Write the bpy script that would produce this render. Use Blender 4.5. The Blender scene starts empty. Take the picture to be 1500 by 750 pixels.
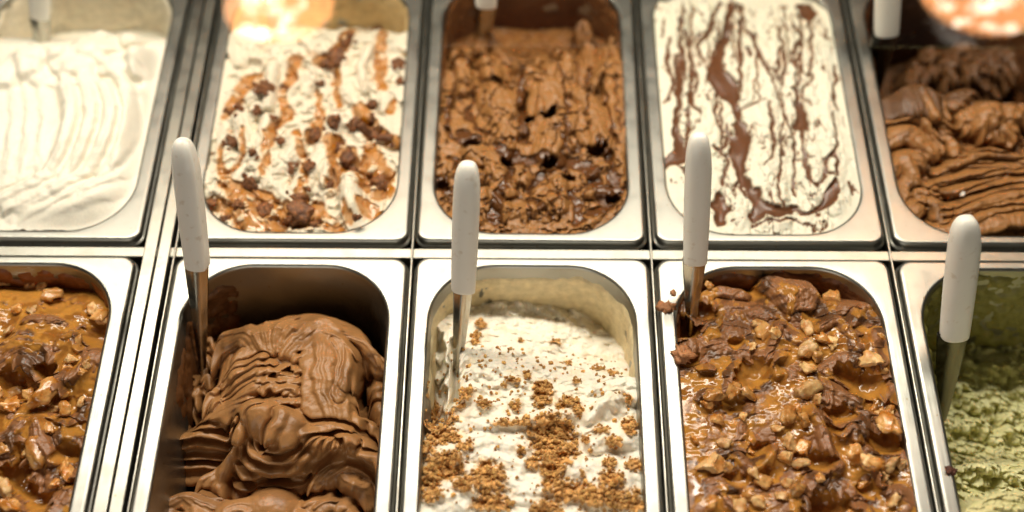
import bpy, math, random
import numpy as np

# ------------------------------------------------------------------ camera
SC = bpy.context.scene
COL = SC.collection
F_PX, PITCH, DIST, YAW = 2083.0, math.radians(54), 0.976, math.radians(0.4)
_c, _s = math.cos(YAW), math.sin(YAW)
def _rz(x, y, z): return np.array([x * _c - y * _s, x * _s + y * _c, z])
FWD = _rz(0, math.cos(PITCH), -math.sin(PITCH))
UPV = _rz(0, math.sin(PITCH), math.cos(PITCH))
RGT = _rz(1, 0, 0)
CAM = -FWD * DIST
cam_d = bpy.data.cameras.new('camera'); cam = bpy.data.objects.new('camera', cam_d); COL.objects.link(cam)
cam.location = CAM; cam.rotation_euler = (math.pi / 2 - PITCH, 0, YAW)
cam_d.sensor_width = 36.0; cam_d.lens = F_PX / 1500 * 36.0
cam_d.clip_start = 0.02; cam_d.clip_end = 20
cam_d.dof.use_dof = True; cam_d.dof.focus_distance = 0.925; cam_d.dof.aperture_fstop = 2.2; cam_d.dof.aperture_blades = 9
SC.camera = cam

# ------------------------------------------------------------------ world, lights, exposure
W = bpy.data.worlds.new('World'); SC.world = W; W.use_nodes = True
W.node_tree.nodes['Background'].inputs[0].default_value = (1.0, 0.89, 0.74, 1)
W.node_tree.nodes['Background'].inputs[1].default_value = 0.035
def area(name, loc, target, sx, sy, power, color):
    d = bpy.data.lights.new(name, 'AREA'); d.shape = 'RECTANGLE'; d.size = sx; d.size_y = sy; d.energy = power; d.color = color
    o = bpy.data.objects.new(name, d); COL.objects.link(o); o.location = loc
    v = np.array(target) - np.array(loc)
    from mathutils import Vector
    o.rotation_euler = Vector(v).to_track_quat('-Z', 'Y').to_euler()
    return o
area('canopy_light', (-0.10, 0.36, 0.76), (-0.10, 0.02, 0), 1.1, 0.10, 13.0, (1.0, 0.925, 0.80))
area('front_fill_light', (-0.25, -1.4, 0.46), (-0.25, 0.0, 0.03), 1.0, 0.45, 5.2, (1.0, 0.93, 0.81))  # unseen low fill, added on the camera side to brighten the handles
SC.view_settings.view_transform = 'Standard'; SC.view_settings.look = 'None'
SC.view_settings.exposure = 0.15; SC.view_settings.gamma = 1.0; SC.view_settings.use_curve_mapping = False
SC.render.engine = 'CYCLES'
SC.cycles.use_denoising = True
SC.cycles.max_bounces = 8; SC.cycles.transparent_max_bounces = 8
SC.cycles.sample_clamp_indirect = 6.0

# ------------------------------------------------------------------ helpers
def at(u, v, z=0.0):
    """photo pixel (1500x750) -> world mm on the plane of height z (mm)"""
    d = RGT * (u - 750) + UPV * (375 - v) + FWD * F_PX
    t = (z / 1000 - CAM[2]) / d[2]
    return (CAM + d * t) * 1000
def lin(r, g, b):
    f = lambda c: (c / 255) / 12.92 if c <= 10 else ((c / 255 + 0.055) / 1.055) ** 2.4
    return np.array([f(r), f(g), f(b)])
def tag(o, label=None, cat=None, group=None, kind=None):
    if label: o['label'] = label
    if cat: o['category'] = cat
    if group: o['group'] = group
    if kind: o['kind'] = kind
    return o
def empty(name, loc_mm=(0, 0, 0)):
    o = bpy.data.objects.new(name, None); COL.objects.link(o); o.location = [c / 1000 for c in loc_mm]; o.empty_display_size = 0.01
    return o
def link_mesh(name, me, mat, parent=None, loc_mm=None):
    o = bpy.data.objects.new(name, me); COL.objects.link(o)
    if mat is not None and len(me.materials) == 0: me.materials.append(mat)
    if parent is not None:
        o.parent = parent
        if loc_mm is None: o.location = -parent.location      # verts are in world metres, parents are unrotated
    if loc_mm is not None: o.location = [c / 1000 for c in loc_mm]
    return o
def mesh_from(name, verts_mm, faces, smooth=True):
    me = bpy.data.meshes.new(name)
    V = np.asarray(verts_mm, dtype=np.float64) / 1000
    me.from_pydata(V.tolist(), [], [list(map(int, f)) for f in faces])
    me.polygons.foreach_set('use_smooth', [smooth] * len(me.polygons)); me.update()
    return me
def grid_mesh(name, P, keep=None):
    """P: (ny,nx,3) mm -> mesh; keep: (ny-1,nx-1) bool"""
    ny, nx = P.shape[:2]
    idx = np.arange(ny * nx).reshape(ny, nx)
    q = np.stack([idx[:-1, :-1], idx[:-1, 1:], idx[1:, 1:], idx[1:, :-1]], -1)
    q = q[keep] if keep is not None else q.reshape(-1, 4)
    me = bpy.data.meshes.new(name)
    me.vertices.add(ny * nx); me.vertices.foreach_set('co', (P.reshape(-1, 3) / 1000).astype(np.float32).ravel())
    n = len(q)
    me.loops.add(n * 4); me.loops.foreach_set('vertex_index', q.astype(np.int32).ravel())
    me.polygons.add(n); me.polygons.foreach_set('loop_start', np.arange(n, dtype=np.int32) * 4)
    me.polygons.foreach_set('use_smooth', np.ones(n, dtype=bool))
    me.update(calc_edges=True); me.validate()
    return me

# numpy noise ------------------------------------------------------
def _hash(ix, iy, seed):
    h = (ix.astype(np.int64) * 374761393 + iy.astype(np.int64) * 668265263 + seed * 1442695041) & 0x7fffffff
    h = ((h ^ (h >> 13)) * 1274126177) & 0x7fffffff
    return (h ^ (h >> 16)) & 0x7fffffff
def perlin(x, y, seed=0):
    x = np.asarray(x, float); y = np.asarray(y, float)
    xi = np.floor(x); yi = np.floor(y); xf = x - xi; yf = y - yi
    u = xf * xf * xf * (xf * (xf * 6 - 15) + 10); v = yf * yf * yf * (yf * (yf * 6 - 15) + 10)
    def g(ox, oy):
        a = _hash(xi + ox, yi + oy, seed) * (2 * math.pi / 0x7fffffff)
        return np.cos(a) * (xf - ox) + np.sin(a) * (yf - oy)
    a = g(0, 0) * (1 - u) + g(1, 0) * u; b = g(0, 1) * (1 - u) + g(1, 1) * u
    return (a * (1 - v) + b * v) * 1.5
def fbm(x, y, seed=0, oct=4, gain=0.5):
    r = 0; a = 1; f = 1
    for k in range(oct):
        r = r + a * perlin(x * f + k * 17.3, y * f - k * 9.1, seed + k); a *= gain; f *= 2.03
    return r
def billow(x, y, seed=0, oct=3):
    r = 0; a = 1; f = 1
    for k in range(oct):
        r = r + a * np.abs(perlin(x * f + k * 7.7, y * f + k * 3.1, seed + k)); a *= 0.5; f *= 2.1
    return r
def worley(x, y, seed=0):
    xi = np.floor(x); yi = np.floor(y); d1 = np.full(x.shape, 9.0); d2 = d1.copy(); cid = np.zeros(x.shape)
    for ox in (-1, 0, 1):
        for oy in (-1, 0, 1):
            h = _hash(xi + ox, yi + oy, seed)
            px = xi + ox + (h % 1000) / 1000; py = yi + oy + ((h // 1000) % 1000) / 1000
            d = np.hypot(x - px, y - py)
            n = d < d1
            d2 = np.where(n, d1, np.minimum(d2, d)); cid = np.where(n, (h // 7) % 1000 / 1000, cid); d1 = np.where(n, d, d1)
    return d1, d2, cid
def sstep(a, b, x):
    t = np.clip((x - a) / (b - a), 0, 1); return t * t * (3 - 2 * t)
def blur(A, k):
    def b1(A, ax):
        n = A.shape[ax]; pad = [(0, 0), (0, 0)]; pad[ax] = (k + 1, k)
        c = np.cumsum(np.pad(A, pad, mode='edge'), axis=ax)
        return (np.take(c, np.arange(2 * k + 1, 2 * k + 1 + n), ax) - np.take(c, np.arange(0, n), ax)) / (2 * k + 1)
    return b1(b1(A, 0), 1)
def catmull(P, n=8):
    P = np.asarray(P, float)
    if len(P) < 3: return P[0] + (P[-1] - P[0]) * np.linspace(0, 1, n + 1)[:, None]
    Q = np.vstack([2 * P[0] - P[1], P, 2 * P[-1] - P[-2]]); out = []
    for i in range(1, len(Q) - 2):
        t = np.linspace(0, 1, n, endpoint=False)[:, None]
        p0, p1, p2, p3 = Q[i - 1], Q[i], Q[i + 1], Q[i + 2]
        out.append(0.5 * (2 * p1 + (p2 - p0) * t + (2 * p0 - 5 * p1 + 4 * p2 - p3) * t ** 2 + (3 * p1 - p0 - 3 * p2 + p3) * t ** 3))
    return np.vstack(out + [P[-1:]])

# ------------------------------------------------------------------ materials
def nodes(name):
    m = bpy.data.materials.new(name); m.use_nodes = True
    nt = m.node_tree; b = nt.nodes['Principled BSDF']
    return m, nt, b
def N(nt, t, **kw):
    n = nt.nodes.new(t)
    for k, v in kw.items(): setattr(n, k, v)
    return n
def steel(name, color, rough, scratch_axis=1, spots=0.35):
    m, nt, b = nodes(name); L = nt.links.new
    tc = N(nt, 'ShaderNodeTexCoord')
    mp = N(nt, 'ShaderNodeMapping'); mp.inputs['Scale'].default_value = (1800, 25, 400) if scratch_axis == 1 else (25, 1800, 400)
    L(tc.outputs['Object'], mp.inputs[0])
    n1 = N(nt, 'ShaderNodeTexNoise'); n1.inputs['Scale'].default_value = 1.0; n1.inputs['Detail'].default_value = 3; L(mp.outputs[0], n1.inputs['Vector'])
    n2 = N(nt, 'ShaderNodeTexNoise'); n2.inputs['Scale'].default_value = 70; n2.inputs['Detail'].default_value = 5; L(tc.outputs['Object'], n2.inputs['Vector'])
    n3 = N(nt, 'ShaderNodeTexNoise'); n3.inputs['Scale'].default_value = 190; n3.inputs['Detail'].default_value = 2; L(tc.outputs['Object'], n3.inputs['Vector'])
    r1 = N(nt, 'ShaderNodeMapRange'); r1.inputs[1].default_value = 0.3; r1.inputs[2].default_value = 0.7; r1.inputs[3].default_value = rough - 0.05; r1.inputs[4].default_value = rough + 0.07
    L(n2.outputs[0], r1.inputs[0]); L(r1.outputs[0], b.inputs['Roughness'])
    mx = N(nt, 'ShaderNodeMix', data_type='RGBA'); mx.inputs['A'].default_value = (*color, 1); mx.inputs['B'].default_value = (color[0] * .70, color[1] * .64, color[2] * .52, 1)
    r2 = N(nt, 'ShaderNodeMapRange'); r2.inputs[1].default_value = 0.50; r2.inputs[2].default_value = 0.74; r2.inputs[4].default_value = spots; L(n2.outputs[0], r2.inputs[0]); L(r2.outputs[0], mx.inputs['Factor'])
    # small dried specks
    mx2 = N(nt, 'ShaderNodeMix', data_type='RGBA'); mx2.inputs['B'].default_value = (0.20, 0.13, 0.06, 1)
    r3 = N(nt, 'ShaderNodeMapRange'); r3.inputs[1].default_value = 0.70; r3.inputs[2].default_value = 0.76; r3.inputs[4].default_value = 0.55; L(n3.outputs[0], r3.inputs[0])
    L(r3.outputs[0], mx2.inputs['Factor']); L(mx.outputs['Result'], mx2.inputs['A']); L(mx2.outputs['Result'], b.inputs['Base Color'])
    b.inputs['Metallic'].default_value = 1.0
    bp = N(nt, 'ShaderNodeBump'); bp.inputs['Strength'].default_value = 0.22; bp.inputs['Distance'].default_value = 0.0004; L(n1.outputs[0], bp.inputs['Height']); L(bp.outputs[0], b.inputs['Normal'])
    return m
M_STEEL = steel('pan_steel', (0.315, 0.308, 0.275), 0.36, spots=0.14)
M_RAIL = steel('rail_steel', (0.32, 0.31, 0.27), 0.34, spots=0.3)
M_BLADE = steel('blade_steel', (0.50, 0.48, 0.42), 0.18, spots=0.15)
def plastic():
    m, nt, b = nodes('white_plastic'); L = nt.links.new
    n = N(nt, 'ShaderNodeTexNoise'); n.inputs['Scale'].default_value = 60; n.inputs['Detail'].default_value = 4
    tc = N(nt, 'ShaderNodeTexCoord'); L(tc.outputs['Object'], n.inputs['Vector'])
    mx = N(nt, 'ShaderNodeMix', data_type='RGBA'); mx.inputs['A'].default_value = (0.90, 0.87, 0.80, 1); mx.inputs['B'].default_value = (0.84, 0.80, 0.71, 1); L(n.outputs[0], mx.inputs['Factor'])
    n2 = N(nt, 'ShaderNodeTexNoise'); n2.inputs['Scale'].default_value = 150; n2.inputs['Detail'].default_value = 4; L(tc.outputs['Object'], n2.inputs['Vector'])
    r2 = N(nt, 'ShaderNodeMapRange'); r2.inputs[1].default_value = .62; r2.inputs[2].default_value = .72; r2.inputs[4].default_value = .35; L(n2.outputs[0], r2.inputs[0])
    m2 = N(nt, 'ShaderNodeMix', data_type='RGBA'); m2.inputs['B'].default_value = (.50, .36, .20, 1); L(r2.outputs[0], m2.inputs['Factor']); L(mx.outputs['Result'], m2.inputs['A'])
    L(m2.outputs['Result'], b.inputs['Base Color'])
    r3 = N(nt, 'ShaderNodeMapRange'); r3.inputs[1].default_value = .3; r3.inputs[2].default_value = .7; r3.inputs[3].default_value = .30; r3.inputs[4].default_value = .55; L(n.outputs[0], r3.inputs[0]); L(r3.outputs[0], b.inputs['Roughness'])
    b.inputs['Subsurface Weight'].default_value = 0.15; b.inputs['Subsurface Scale'].default_value = 0.004; b.inputs['Subsurface Radius'].default_value = (1, .8, .6)
    return m
M_PLASTIC = plastic()
def cream_mat(name, sss=0.25, sss_scale=0.003, radius=(1.0, 0.7, 0.45), bump_scale=900, bump=0.25, spec=0.4, coat=0.0):
    m, nt, b = nodes(name); L = nt.links.new
    a = N(nt, 'ShaderNodeAttribute', attribute_name='pigment'); r = N(nt, 'ShaderNodeAttribute', attribute_name='gloss_map')
    tc = N(nt, 'ShaderNodeTexCoord')
    n = N(nt, 'ShaderNodeTexNoise'); n.inputs['Scale'].default_value = bump_scale; n.inputs['Detail'].default_value = 4; n.inputs['Roughness'].default_value = 0.6; L(tc.outputs['Object'], n.inputs['Vector'])
    hv = N(nt, 'ShaderNodeMix', data_type='RGBA', blend_type='MULTIPLY'); hv.inputs['Factor'].default_value = 1
    cr = N(nt, 'ShaderNodeMapRange'); cr.inputs[1].default_value = .3; cr.inputs[2].default_value = .7; cr.inputs[3].default_value = 0.90; cr.inputs[4].default_value = 1.06; L(n.outputs[0], cr.inputs[0])
    L(a.outputs['Color'], hv.inputs['A']); L(cr.outputs[0], hv.inputs['B']); L(hv.outputs['Result'], b.inputs['Base Color'])
    L(r.outputs['Fac'], b.inputs['Roughness'])
    b.inputs['Subsurface Weight'].default_value = sss; b.inputs['Subsurface Scale'].default_value = sss_scale; b.inputs['Subsurface Radius'].default_value = radius
    b.inputs['Specular IOR Level'].default_value = spec
    # fine relief fades where the surface is glossy
    bp = N(nt, 'ShaderNodeBump'); bp.inputs['Distance'].default_value = 0.0006
    mr = N(nt, 'ShaderNodeMapRange'); mr.inputs[1].default_value = 0.15; mr.inputs[2].default_value = 0.5; mr.inputs[3].default_value = 0.02; mr.inputs[4].default_value = bump; L(r.outputs['Fac'], mr.inputs[0]); L(mr.outputs[0], bp.inputs['Strength'])
    L(n.outputs[0], bp.inputs['Height']); L(bp.outputs[0], b.inputs['Normal'])
    return m
M_CREAM = cream_mat('white_ice_cream', sss=0.18, sss_scale=0.002, bump=0.30)
M_CHOC = cream_mat('brown_ice_cream', sss=0.08, sss_scale=0.0015, bump=0.30)
M_GREEN = cream_mat('green_ice_cream', sss=0.20, sss_scale=0.003, bump=0.5)
def simple(name, c1, c2, scale, rough, bump=0.4, sss=0.1, dist=0.0008, spec=0.5):
    m, nt, b = nodes(name); L = nt.links.new
    tc = N(nt, 'ShaderNodeTexCoord'); oi = N(nt, 'ShaderNodeObjectInfo')
    ad = N(nt, 'ShaderNodeVectorMath', operation='ADD'); L(tc.outputs['Object'], ad.inputs[0]); L(oi.outputs['Random'], ad.inputs[1])
    n = N(nt, 'ShaderNodeTexNoise'); n.inputs['Scale'].default_value = scale; n.inputs['Detail'].default_value = 5; L(ad.outputs[0], n.inputs['Vector'])
    r = N(nt, 'ShaderNodeMapRange'); r.inputs[1].default_value = .35; r.inputs[2].default_value = .65; L(n.outputs[0], r.inputs[0])
    mx = N(nt, 'ShaderNodeMix', data_type='RGBA'); mx.inputs['A'].default_value = (*c1, 1); mx.inputs['B'].default_value = (*c2, 1); L(r.outputs[0], mx.inputs['Factor'])
    br = N(nt, 'ShaderNodeMix', data_type='RGBA', blend_type='MULTIPLY'); br.inputs['Factor'].default_value = 1
    rr = N(nt, 'ShaderNodeMapRange'); rr.inputs[3].default_value = 0.72; rr.inputs[4].default_value = 1.12; L(oi.outputs['Random'], rr.inputs[0])
    L(mx.outputs['Result'], br.inputs['A']); L(rr.outputs[0], br.inputs['B']); L(br.outputs['Result'], b.inputs['Base Color'])
    rg = N(nt, 'ShaderNodeMapRange'); rg.inputs[3].default_value = rough; rg.inputs[4].default_value = min(1, rough + .2); L(n.outputs[0], rg.inputs[0]); L(rg.outputs[0], b.inputs['Roughness'])
    b.inputs['Subsurface Weight'].default_value = sss; b.inputs['Subsurface Scale'].default_value = 0.002
    b.inputs['Specular IOR Level'].default_value = spec
    bp = N(nt, 'ShaderNodeBump'); bp.inputs['Strength'].default_value = bump; bp.inputs['Distance'].default_value = dist; L(n.outputs[0], bp.inputs['Height']); L(bp.outputs[0], b.inputs['Normal'])
    return m
M_NUT = simple('roasted_nut', tuple(lin(230, 190, 130)), tuple(lin(190, 126, 58)), 1.3, 0.30, bump=.6, dist=.002)
M_NUTC = simple('caramel_coated_nut', tuple(lin(176, 108, 38)), tuple(lin(226, 174, 108)), 1.1, 0.12, bump=0.3, dist=.002)
M_BROWNIE = simple('brownie', tuple(lin(84, 48, 22)), tuple(lin(150, 94, 48)), 2.2, 0.5, bump=0.9, dist=0.002)
M_CRUMB = simple('biscuit_crumb', tuple(lin(234, 184, 106)), tuple(lin(184, 126, 58)), 1.4, 0.6, bump=0.5)
M_CRUMBF = simple('fine_biscuit_crumb', tuple(lin(232, 182, 104)), tuple(lin(168, 110, 48)), 330, 0.6, bump=0.5)

# ------------------------------------------------------------------ rounded-rectangle rings: the pans
OX, OY, CR = 68.5, 126.0, 44.0               # half opening and its corner radius (mm)
TAPER, DEPTH = 0.075, 118.0
def ring(hx, hy, r, z, nc=14, ns=6, nl=12):
    r = min(r, hx - .1, hy - .1); P = []
    for cx, cy, a0 in ((hx - r, hy - r, 0), (-hx + r, hy - r, 90), (-hx + r, -hy + r, 180), (hx - r, -hy + r, 270)):
        for k in range(nc + 1):
            a = math.radians(a0 + 90 * k / nc); P.append((cx + r * math.cos(a), cy + r * math.sin(a), z))
        nxt = ns if a0 in (0, 180) else nl
        x0, y0 = P[-1][:2]
        if a0 == 0: x1, y1 = -hx + r, hy
        elif a0 == 90: x1, y1 = -hx, -hy + r
        elif a0 == 180: x1, y1 = hx - r, -hy
        else: x1, y1 = hx, hy - r
        for k in range(1, nxt): P.append((x0 + (x1 - x0) * k / nxt, y0 + (y1 - y0) * k / nxt, z))
    return P
def loft(rings, cap_last=True):
    n = len(rings[0]); V = [p for r in rings for p in r]; Fc = []
    for i in range(len(rings) - 1):
        for k in range(n):
            a, b2 = i * n + k, i * n + (k + 1) % n
            Fc.append((a, b2, b2 + n, a + n))
    if cap_last: Fc.append(tuple(range((len(rings) - 1) * n, len(rings) * n)))
    return V, Fc
def build_pan_meshes():
    R = []
    # rolled outer edge: lower lip, step, upper edge
    for ex, ey, r, z in ((10.4, 7.9, 9, -14), (10.4, 7.9, 9, -9.2), (11.9, 9.5, 10, -8.8), (12.7, 10.3, 10.5, -7.9), (12.6, 10.2, 10.5, -7.0), (11.8, 9.4, 10, -6.3), (10.8, 8.4, 9, -6.0),
                         (10.6, 8.2, 9, -5.6), (10.7, 8.3, 9, -2.4), (10.6, 8.2, 9, -1.5), (10.1, 7.7, 8.6, -0.6), (9.2, 6.8, 8, -0.12), (8.4, 6.0, 7.6, 0.0), (8.0, 5.6, 7.4, 0.0)):
        R.append(ring(OX + ex, OY + ey, r, z))
    for k in (0.75, 0.5, 0.25):
        R.append(ring(OX + 2.9 + 5.1 * k, OY + 2.9 + 2.7 * k, CR * (1 - k) + 7.4 * k, 0.0))
    R.append(ring(OX + 2.9, OY + 2.9, CR + 2.9, 0.0))
    rim_V, rim_F = None, None
    for a in (10, 25, 40, 55, 70, 85):
        t = math.radians(a); R.append(ring(OX + 2.6 - 2.6 * math.sin(t), OY + 2.6 - 2.6 * math.sin(t), CR + 2.6 - 2.6 * math.sin(t), -2.6 + 2.6 * math.cos(t)))
    rim = mesh_from('rim', *loft(R, False))
    B = [ring(OX + .01, OY + .01, CR + .01, -2.4)]
    for z in (-6, -15, -30, -50, -75, -100, -DEPTH + 8):
        B.append(ring(OX + TAPER * z, OY + TAPER * z, CR + TAPER * z, z))
    for i, (e, z) in enumerate(((-2, -DEPTH + 3.5), (-6, -DEPTH + 1), (-12, -DEPTH), (-40, -DEPTH))):
        hx = OX - TAPER * DEPTH; hy = OY - TAPER * DEPTH
        B.append(ring(hx + e, hy + e, max(2, CR - TAPER * DEPTH + e), z))
    # outer skin so that the basin has thickness
    basin = mesh_from('basin', *loft(B, True))
    return rim, basin
RIM_ME, BASIN_ME = build_pan_meshes()
COLX = {1: -337.5, 2: -151.5, 3: 13.5, 4: 178.5, 5: 343.5}
ROWY = {'rear': 147.0, 'front': -135.5}
def pan(col, row, label):
    e = empty('ice_cream_pan', (COLX[col], ROWY[row], 0))
    e.rotation_euler = (0, 0, math.radians(random.uniform(-.25, .25)))
    tag(e, label, 'pan', 'steel ice cream pans set in two rows')
    for nme, me in (('rim', RIM_ME), ('basin', BASIN_ME)):
        o = bpy.data.objects.new(nme, me); COL.objects.link(o); o.parent = e
        if not me.materials: me.materials.append(M_STEEL)
    e.location.z = random.uniform(-.0006, .0004)
    return e
random.seed(4)
pan(1, 'rear', 'steel pan at the upper left holding plain white ice cream')
pan(2, 'rear', 'steel pan holding white ice cream with caramel ripples and brownie chunks')
pan(3, 'rear', 'steel pan in the middle of the rear row, holding chocolate ice cream with dark ripples')
pan(4, 'rear', 'steel pan holding white ice cream streaked with thin chocolate sauce')
pan(5, 'rear', 'steel pan at the upper right, its back half scooped empty and dark')
pan(1, 'front', 'steel pan at the lower left holding caramel and nut ice cream')
pan(2, 'front', 'steel pan with a bare dark back wall around folded milk chocolate ice cream')
pan(3, 'front', 'steel pan with a cream-smeared back wall holding white ice cream and biscuit crumbs')
pan(4, 'front', 'steel pan filled to the rim with caramel and nuts, its left rim smudged')
pan(5, 'front', 'steel pan at the lower right with green-smeared inner walls')

# ------------------------------------------------------------------ support rails under the pan edges
def extrude_y(name, prof, y0, y1, nseg=1):
    V = []; Fc = []; n = len(prof)
    for y in (y0, y1):
        for x, z in prof: V.append((x, y, z))
    for k in range(n - 1): Fc.append((k, k + 1, n + k + 1, n + k))
    return V, Fc
def rail_y(x, w, ztop, y0, y1, name, parent):
    h = w / 2
    prof = [(x + h, -40), (x + h, ztop - 1)] + [(x + h - .8 + .8 * math.cos(math.radians(a)), ztop - .8 + .8 * math.sin(math.radians(a))) for a in (20, 45, 70, 90)] + \
           [(x - h + .8 - .8 * math.sin(math.radians(a)), ztop - .8 + .8 * math.cos(math.radians(a))) for a in (0, 20, 45, 70)] + [(x - h, ztop - 1), (x - h, -40)]
    V, Fc = extrude_y(name, prof, y0, y1)
    n = len(prof); Fc.append(tuple(range(n))); Fc.append(tuple(range(2 * n - 1, n - 1, -1)))
    return link_mesh(name, mesh_from(name, V, Fc, False), M_RAIL, parent)
for x, lab in ((-69, 'thin steel support strip between the caramel ripple pan and the middle chocolate pan columns'),
               (96, 'thin steel support strip between the middle and the sauce-streaked pan columns'),
               (261, 'thin steel support strip beside the rightmost pan column')):
    e = empty('support_rail', (x, 0, -20)); tag(e, lab, 'rail', 'support strips between the pans')
    rail_y(x, 1.7, -2.5, -275, 285, 'bar', e)
e = empty('support_rail', (-244, 0, -20)); tag(e, 'wide double steel rail between the leftmost pan column and the next', 'rail', 'support strips between the pans')
rail_y(-249.6, 8.6, -1.0, -278, 288, 'bar', e)
rail_y(-240.2, 8.2, -1.6, -278, 288, 'bar', e)
rail_y(-233.0, 1.6, -3.0, -278, 288, 'ledge', e)
def rail_x(y, w, ztop, x0, x1, name, parent):
    o = rail_y(0, w, ztop, x0, x1, name, parent)
    V = np.empty(len(o.data.vertices) * 3); o.data.vertices.foreach_get('co', V); V = V.reshape(-1, 3)
    V = np.stack([V[:, 1], V[:, 0] + y / 1000, V[:, 2]], 1); o.data.vertices.foreach_set('co', V.ravel()); o.data.flip_normals(); o.data.update()
    return o
e = empty('support_rail', (0, 6, -20)); tag(e, 'steel cross rail running between the rear and front rows of pans', 'rail')
rail_x(5.75, 8.3, -5.2, -440, 430, 'bar', e)
b_me = mesh_from('cabinet_floor', [(-700, -420, -135), (700, -420, -135), (700, 430, -135), (-700, 430, -135)], [(0, 1, 2, 3)], False)
m_dark, _, bb = nodes('dark_cabinet'); bb.inputs['Base Color'].default_value = (0.03, 0.028, 0.025, 1); bb.inputs['Roughness'].default_value = 0.6
o = link_mesh('cabinet_floor', b_me, m_dark); tag(o, 'dark floor of the display cabinet under the pans', None, None, 'structure')

# ------------------------------------------------------------------ ice cream: sculpted sheets of spatula strokes
class Cream:
    def __init__(s, col, row, base, pig, rough=0.5, res=0.62):
        s.cx, s.cy = COLX[col], ROWY[row]; s.col, s.row = col, row
        x0, x1 = s.cx - OX - .3, s.cx + OX + .3; y0, y1 = s.cy - OY - .3, s.cy + OY + .3
        xs = np.arange(x0, x1 + res, res)
        if col == 5: xs = np.concatenate([np.arange(x0, 400, res), np.arange(400, x1 + 3, 3)])
        if col == 1: xs = np.concatenate([np.arange(x0, -395, 3), np.arange(-395, x1 + res, res)])
        if row == 'front': ys = np.concatenate([np.arange(y0, -212, 3.5), np.arange(-212, y1 + res, res)])
        else: ys = np.arange(y0, y1 + res, res * 1.15)
        s.X, s.Y = np.meshgrid(xs, ys); s.seed = col * 31 + (7 if row == 'rear' else 0)
        s.H = base(s) if callable(base) else np.full(s.X.shape, float(base))
        s.C = np.ones(s.X.shape + (3,)) * np.asarray(pig); s.R = np.full(s.X.shape, float(rough)); s.k = 0
        s.wx = s.wy = 0
    def xy(s, pts, z=-10):
        return np.array([at(p[0], p[1], z)[:2] for p in pts])
    def dist(s, P, w, wob=0.0):
        """nearest point on a polyline: rows/cols box, |d|, side, arc length"""
        lo = P.min(0) - w; hi = P.max(0) + w
        ix = np.where((s.X[0] >= lo[0]) & (s.X[0] <= hi[0]))[0]; iy = np.where((s.Y[:, 0] >= lo[1]) & (s.Y[:, 0] <= hi[1]))[0]
        if len(ix) < 2 or len(iy) < 2: return None
        sl = (slice(iy[0], iy[-1] + 1), slice(ix[0], ix[-1] + 1))
        x = s.X[sl]; y = s.Y[sl]
        if wob:
            x = x + wob * perlin(x / 9, y / 9, s.seed + 91); y = y + wob * perlin(x / 9 + 5, y / 9, s.seed + 92)
        bd = np.full(x.shape, 1e9); bs = np.zeros(x.shape); bn = np.zeros(x.shape); acc = 0
        for a, b in zip(P[:-1], P[1:]):
            e = b - a; l = np.hypot(*e)
            if l < 1e-6: continue
            t = np.clip(((x - a[0]) * e[0] + (y - a[1]) * e[1]) / l ** 2, 0, 1)
            dx = x - a[0] - t * e[0]; dy = y - a[1] - t * e[1]; d = np.hypot(dx, dy)
            n = d < bd; bd = np.where(n, d, bd); bs = np.where(n, acc + t * l, bs); bn = np.where(n, np.sign(e[0] * dy - e[1] * dx), bn); acc += l
        return sl, bd, bn, bs / max(acc, 1e-6), acc, x, y
    def stroke(s, pts, w, z, hgt, p=2.0, asym=0.0, stri=0.0, sfreq=4.0, mode='max', wob=1.0, pig=None, rough=None, e=0.5, gv=0.0):
        """a fold of ice cream laid along pts (photo pixels): w half width, z base height, hgt crown"""
        z = np.atleast_1d(np.asarray(z, float)); s.k += 1
        P = catmull(s.xy(pts, float(z.mean() + hgt)))
        q = s.dist(P, w * (1.45 if gv else 1.05), wob)
        if q is None: return
        sl, d, side, t, L, x, y = q
        d = d / w; m = d < 1
        zz = np.interp(t, np.linspace(0, 1, len(z)), z) if len(z) > 1 else z[0]
        c = zz + hgt * np.clip(1 - d ** p, 0, 1) ** e + asym * hgt * d * side
        if stri: c = c + stri * (perlin(d * side * sfreq + s.k * 3.7, t * L * 0.035, s.seed + s.k) + .5 * perlin(d * side * sfreq * 2.3, t * L * 0.05, s.seed + s.k + 50))
        c = c + 0.35 * perlin(x / 6, y / 6, s.seed + s.k)
        H = s.H[sl]
        if mode == 'max': hit = m & (c > H); s.H[sl] = np.where(hit, c, H)
        elif mode == 'add': hit = m; s.H[sl] = np.where(m, H + c - zz + z.mean() * 0, H)
        elif mode == 'cut': c = zz - hgt * np.clip(1 - d ** p, 0, 1) ** e; hit = m & (c < H); s.H[sl] = np.where(hit, c, H)
        if gv: s.H[sl] = s.H[sl] - gv * np.exp(-((d - 1.0) / .14) ** 2)
        if pig is not None: s.C[sl][hit] = pig
        if rough is not None: s.R[sl][hit] = rough
    def blob(s, u, v, r, z, hgt, ax=1.0, rot=0, noise=0.15, nf=8.0, mode='max', p=2.0):
        c = at(u, v, z + hgt * .6); s.k += 1
        x = s.X - c[0]; y = s.Y - c[1]; a = math.radians(rot)
        xr = (x * math.cos(a) + y * math.sin(a)) / ax; yr = -x * math.sin(a) + y * math.cos(a)
        d = np.hypot(xr, yr) / r + noise * perlin(s.X / nf + s.k, s.Y / nf, s.seed + s.k)
        h = z + hgt * np.clip(1 - np.abs(d) ** p, 0, 1) ** .5
        m = d < 1
        if mode == 'max': s.H = np.where(m & (h > s.H), h, s.H)
        else: h = z - hgt * np.clip(1 - np.abs(d) ** p, 0, 1) ** .5; s.H = np.where(m & (h < s.H), h, s.H)
        return m
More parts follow.
